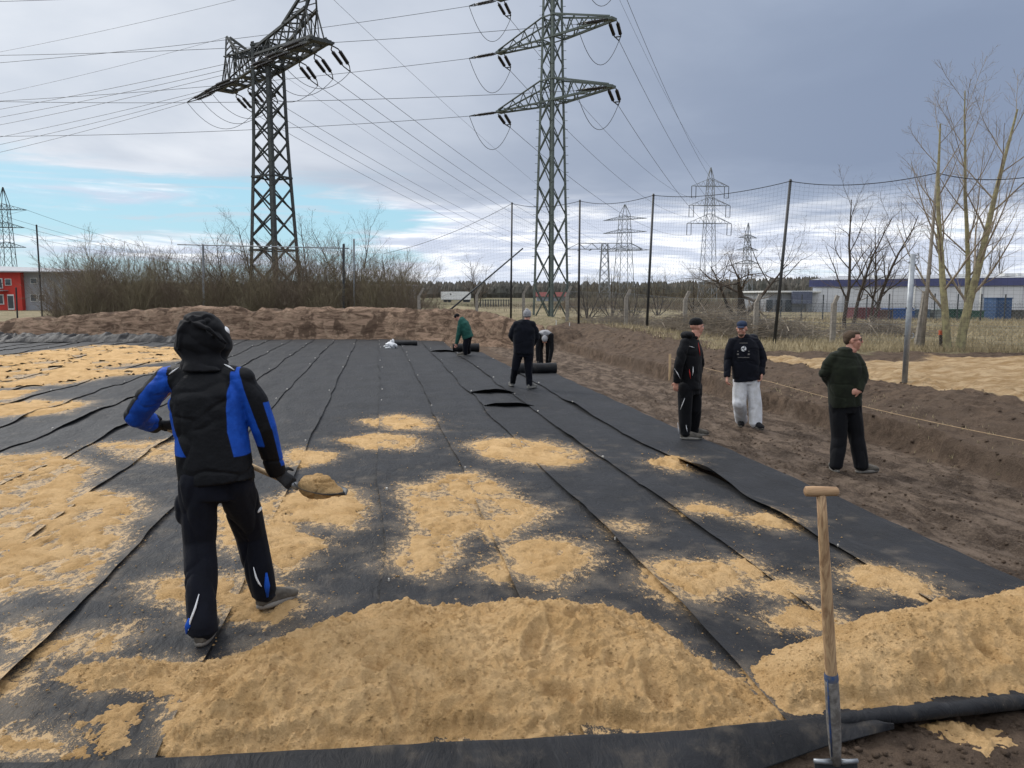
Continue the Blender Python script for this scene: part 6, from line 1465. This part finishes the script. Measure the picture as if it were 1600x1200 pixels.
# ---------------------------------------------------------------- man bending over the roll, facing the camera
f1, f2 = foot_at(845, 573), foot_at(856, 573); Dm = depth_of(f1)
J = std(Dm, dict(head=(851, 531, -.42), shR=(842, 523, -.28), shL=(861, 523, -.28), elR=(840, 545, -.34), elL=(862, 546, -.34), wrR=(840, 562, -.40), wrL=(859, 564, -.40), hipR=(846, 524, .22), hipL=(857, 524, .22), knR=(844, 549, .05), knL=(857, 549, .05)))
J.update(footR=f1, footL=f2, anR=f1 - AWAY * .05 + Vector((0, 0, .10)), anL=f2 - AWAY * .05 + Vector((0, 0, .10)))
def plant_feet(J): pass
be = person(Dm, 'person bending forward over the thick fabric roll, light grey cap and pale back', J, facing(180, -62), facing(180), M['grey_knit'], M['black_cloth'], 'pale_vest', .012, torso=(.185, .19, .20, .17), depth=(.12, .13, .13, .10), hem=.02, sleeve=(.075, .062, .056, .045), leg=(.105, .085, .075), toes=(facing(180), facing(180)), gloves='LR', curls=(.7, .7), headup=(Vector((0, 0, -.45)) - AWAY * .9).normalized(), boots=('shoe', 'black_cloth', 'boot'))
shell(be['root'], 'knitted_cap', M['grey_knit'], [('e', be['at'](0, -.016, .045), (.090, .108, .092), be['R3'])], .009)
for s in 'LR': shell(be['root'], 'sleeve', M['black_cloth'], [('c', [J['sh' + s].lerp(J['el' + s], .1), J['el' + s], J['wr' + s]], [.082, .068, .052])], .010, .006)

# ---------------------------------------------------------------- man in the green jacket
f1, f2 = foot_at(727, 556), foot_at(732, 554); Dm = depth_of(f1)
J = std(Dm, dict(head=(714, 496, .0), shL=(719, 502, -.15), shR=(724, 501, .18), elL=(716, 522, -.17), elR=(719, 521, .24), wrL=(713, 537, -.12), wrR=(713, 538, .2), hipL=(730, 526, -.08), hipR=(732, 526, .1), knL=(727, 542, -.06), knR=(731, 541, .1)))
J.update(footL=f1, footR=f2, anL=f1 - RIGHT * .0 + Vector((0, 0, .10)), anR=f2 + Vector((0, 0, .10)))
gr = person(Dm, 'person in teal green jacket stooping by the far fabric roll', J, facing(270, -35), facing(270), M['green_jacket'], M['navy_cloth'], 'jacket', .012, torso=(.22, .24, .24, .20), depth=(.19, .20, .19, .13), hem=-.05, sleeve=(.095, .08, .072, .055), leg=(.125, .10, .09), toes=(facing(265), facing(275)), curls=(.8, .8), headup=Vector((0, 0, .8)) - RIGHT * .6)
shell(gr['root'], 'hair', M['dark_knit'], [('e', gr['at'](0, -.020, .045), (.088, .106, .086), gr['R3'])], .010)

# ================================================================ SPADE STUCK IN THE FOREGROUND
def spade():
    b = P(1306, 1186, 3.20); t = P(1283, 772, 3.02); root = empty('spade', Vector((b.x, b.y, .0)), 'upright spade with weathered wooden T-handle in the foreground', 'spade'); d = (t - b).normalized()
    w = NT; mt, nt, bs = mat_base('weathered_ash_wood'); g = NT(nt); v = g.coord('Object', (1, 1, .06)); wv = g.n('ShaderNodeTexWave', {'Vector': g.coord('Object', (1, 1, .10)), 'Scale': 22.0, 'Distortion': 7.0, 'Detail': 4.0, 'Detail Scale': 1.4}, bands_direction='X').outputs['Fac']
    wv = g.noise(g.coord('Object', (1, 1, .035)), 55, 5, .6, 1.2); c = g.mix(g.rng(wv, .38, .64), (.50, .335, .185), (.255, .150, .078)); c = g.mix(g.math('MULTIPLY', g.rng(g.noise(v, 30, 6, .7), .5, .7), .5), c, (.22, .135, .075)); g.L.new(c, bs.inputs['Base Color']); bs.inputs['Roughness'].default_value = .72; g.L.new(g.bump(wv, .3, .002), bs.inputs['Normal'])
    sock = b.lerp(t, .335); s = RIGHT; mb = MB()
    pts = [b.lerp(t, x) for x in (.22, .335, .5, .7, .9, 1.0)]; mb.ring_tube(pts, [.0215, .0245, .0245, .0225, .0195, .0185], 16); mb.build('shaft', mt, root, True)
    c0 = t + d * .012; mb = MB(); mb.ring_tube([c0 - s * .066, c0 - s * .060, c0 - s * .03, c0, c0 + s * .03, c0 + s * .062, c0 + s * .070], [.012, .0205, .0215, .0205, .0195, .0185, .011], 16); mb.build('t_handle', simple('weathered_grip_wood', (.40, .255, .14), (.21, .125, .065), .75, 40, 0, .002, stretch=(.12, .5, 1)), root, True)
    pts = [b.lerp(t, x) for x in (-.02, .05, .15, .25, .31, .333)]; mb = MB(); mb.ring_tube(pts, [.020, .0265, .030, .030, .029, .0285], 16); sk = mb.build('socket', simple('worn_steel_socket', (.30, .285, .265), (.13, .12, .11), .6, 30, .3, .001), root, True)
    mb = MB(); mb.ring_tube([b.lerp(t, x) for x in (.322, .330, .340, .348)], [.0302, .0300, .0290, .0262], 16, False); mb.build('blue_band', simple('blue_paint', (.03, .07, .17), (.12, .12, .13), .6, 60), root, True)
    mb = MB(); q = [b.lerp(t, x) - s * .024 - AWAY * .018 for x in (.02, .12, .22, .325)]; mb.ring_tube(q, [.003, .0045, .005, .003], 8); mb.build('blue_strip', simple('blue_strap', (.025, .06, .17), (.06, .07, .09), .5, 40), root, True)
    # blade with rolled treads, driven into the soil
    k = b - d * .01; mb = MB()
    for e in (-1, 1): mb.ring_tube([k + s * e * .02 - d * .005, k + s * e * .055 - d * .004, k + s * e * .098 + d * .0], [.012, .011, .010], 10)
    mb.build('foot_tread', M['galv'], root, True)
    V = []; nu, nv = 12, 11
    for i in range(nu):
        z = -i / (nu - 1) * .27; w_ = .095 * (1 if i < 8 else 1 - .45 * ((i - 7) / 4) ** 2)
        for j in range(nv): o = (j / (nv - 1) - .5) * 2; V.append(k + d * z + s * (o * w_) + AWAY * (.018 * (1 - o * o)))
    o = mesh_obj('blade', V, grid_faces(nu, nv), M['dark_metal'], root, True); md = o.modifiers.new('t', 'SOLIDIFY'); md.thickness = .003
spade()
# crumpled white bag on the far fabric
def bag():
    mb = MB(); c = G(610, 545); sph(mb, c + Vector((0, 0, .12)), (.28, .2, .15)); sph(mb, c + Vector((.1, 0, .25)), (.10, .1, .16)); v, n, f = fuse(mb, .02, 2); v = folds(v, n, .09, 5, 2.2); o = mesh_obj('plastic_bag', v, f, M['reflex']); tag(o, 'crumpled white plastic bag lying on the far fabric', 'bag')
bag()
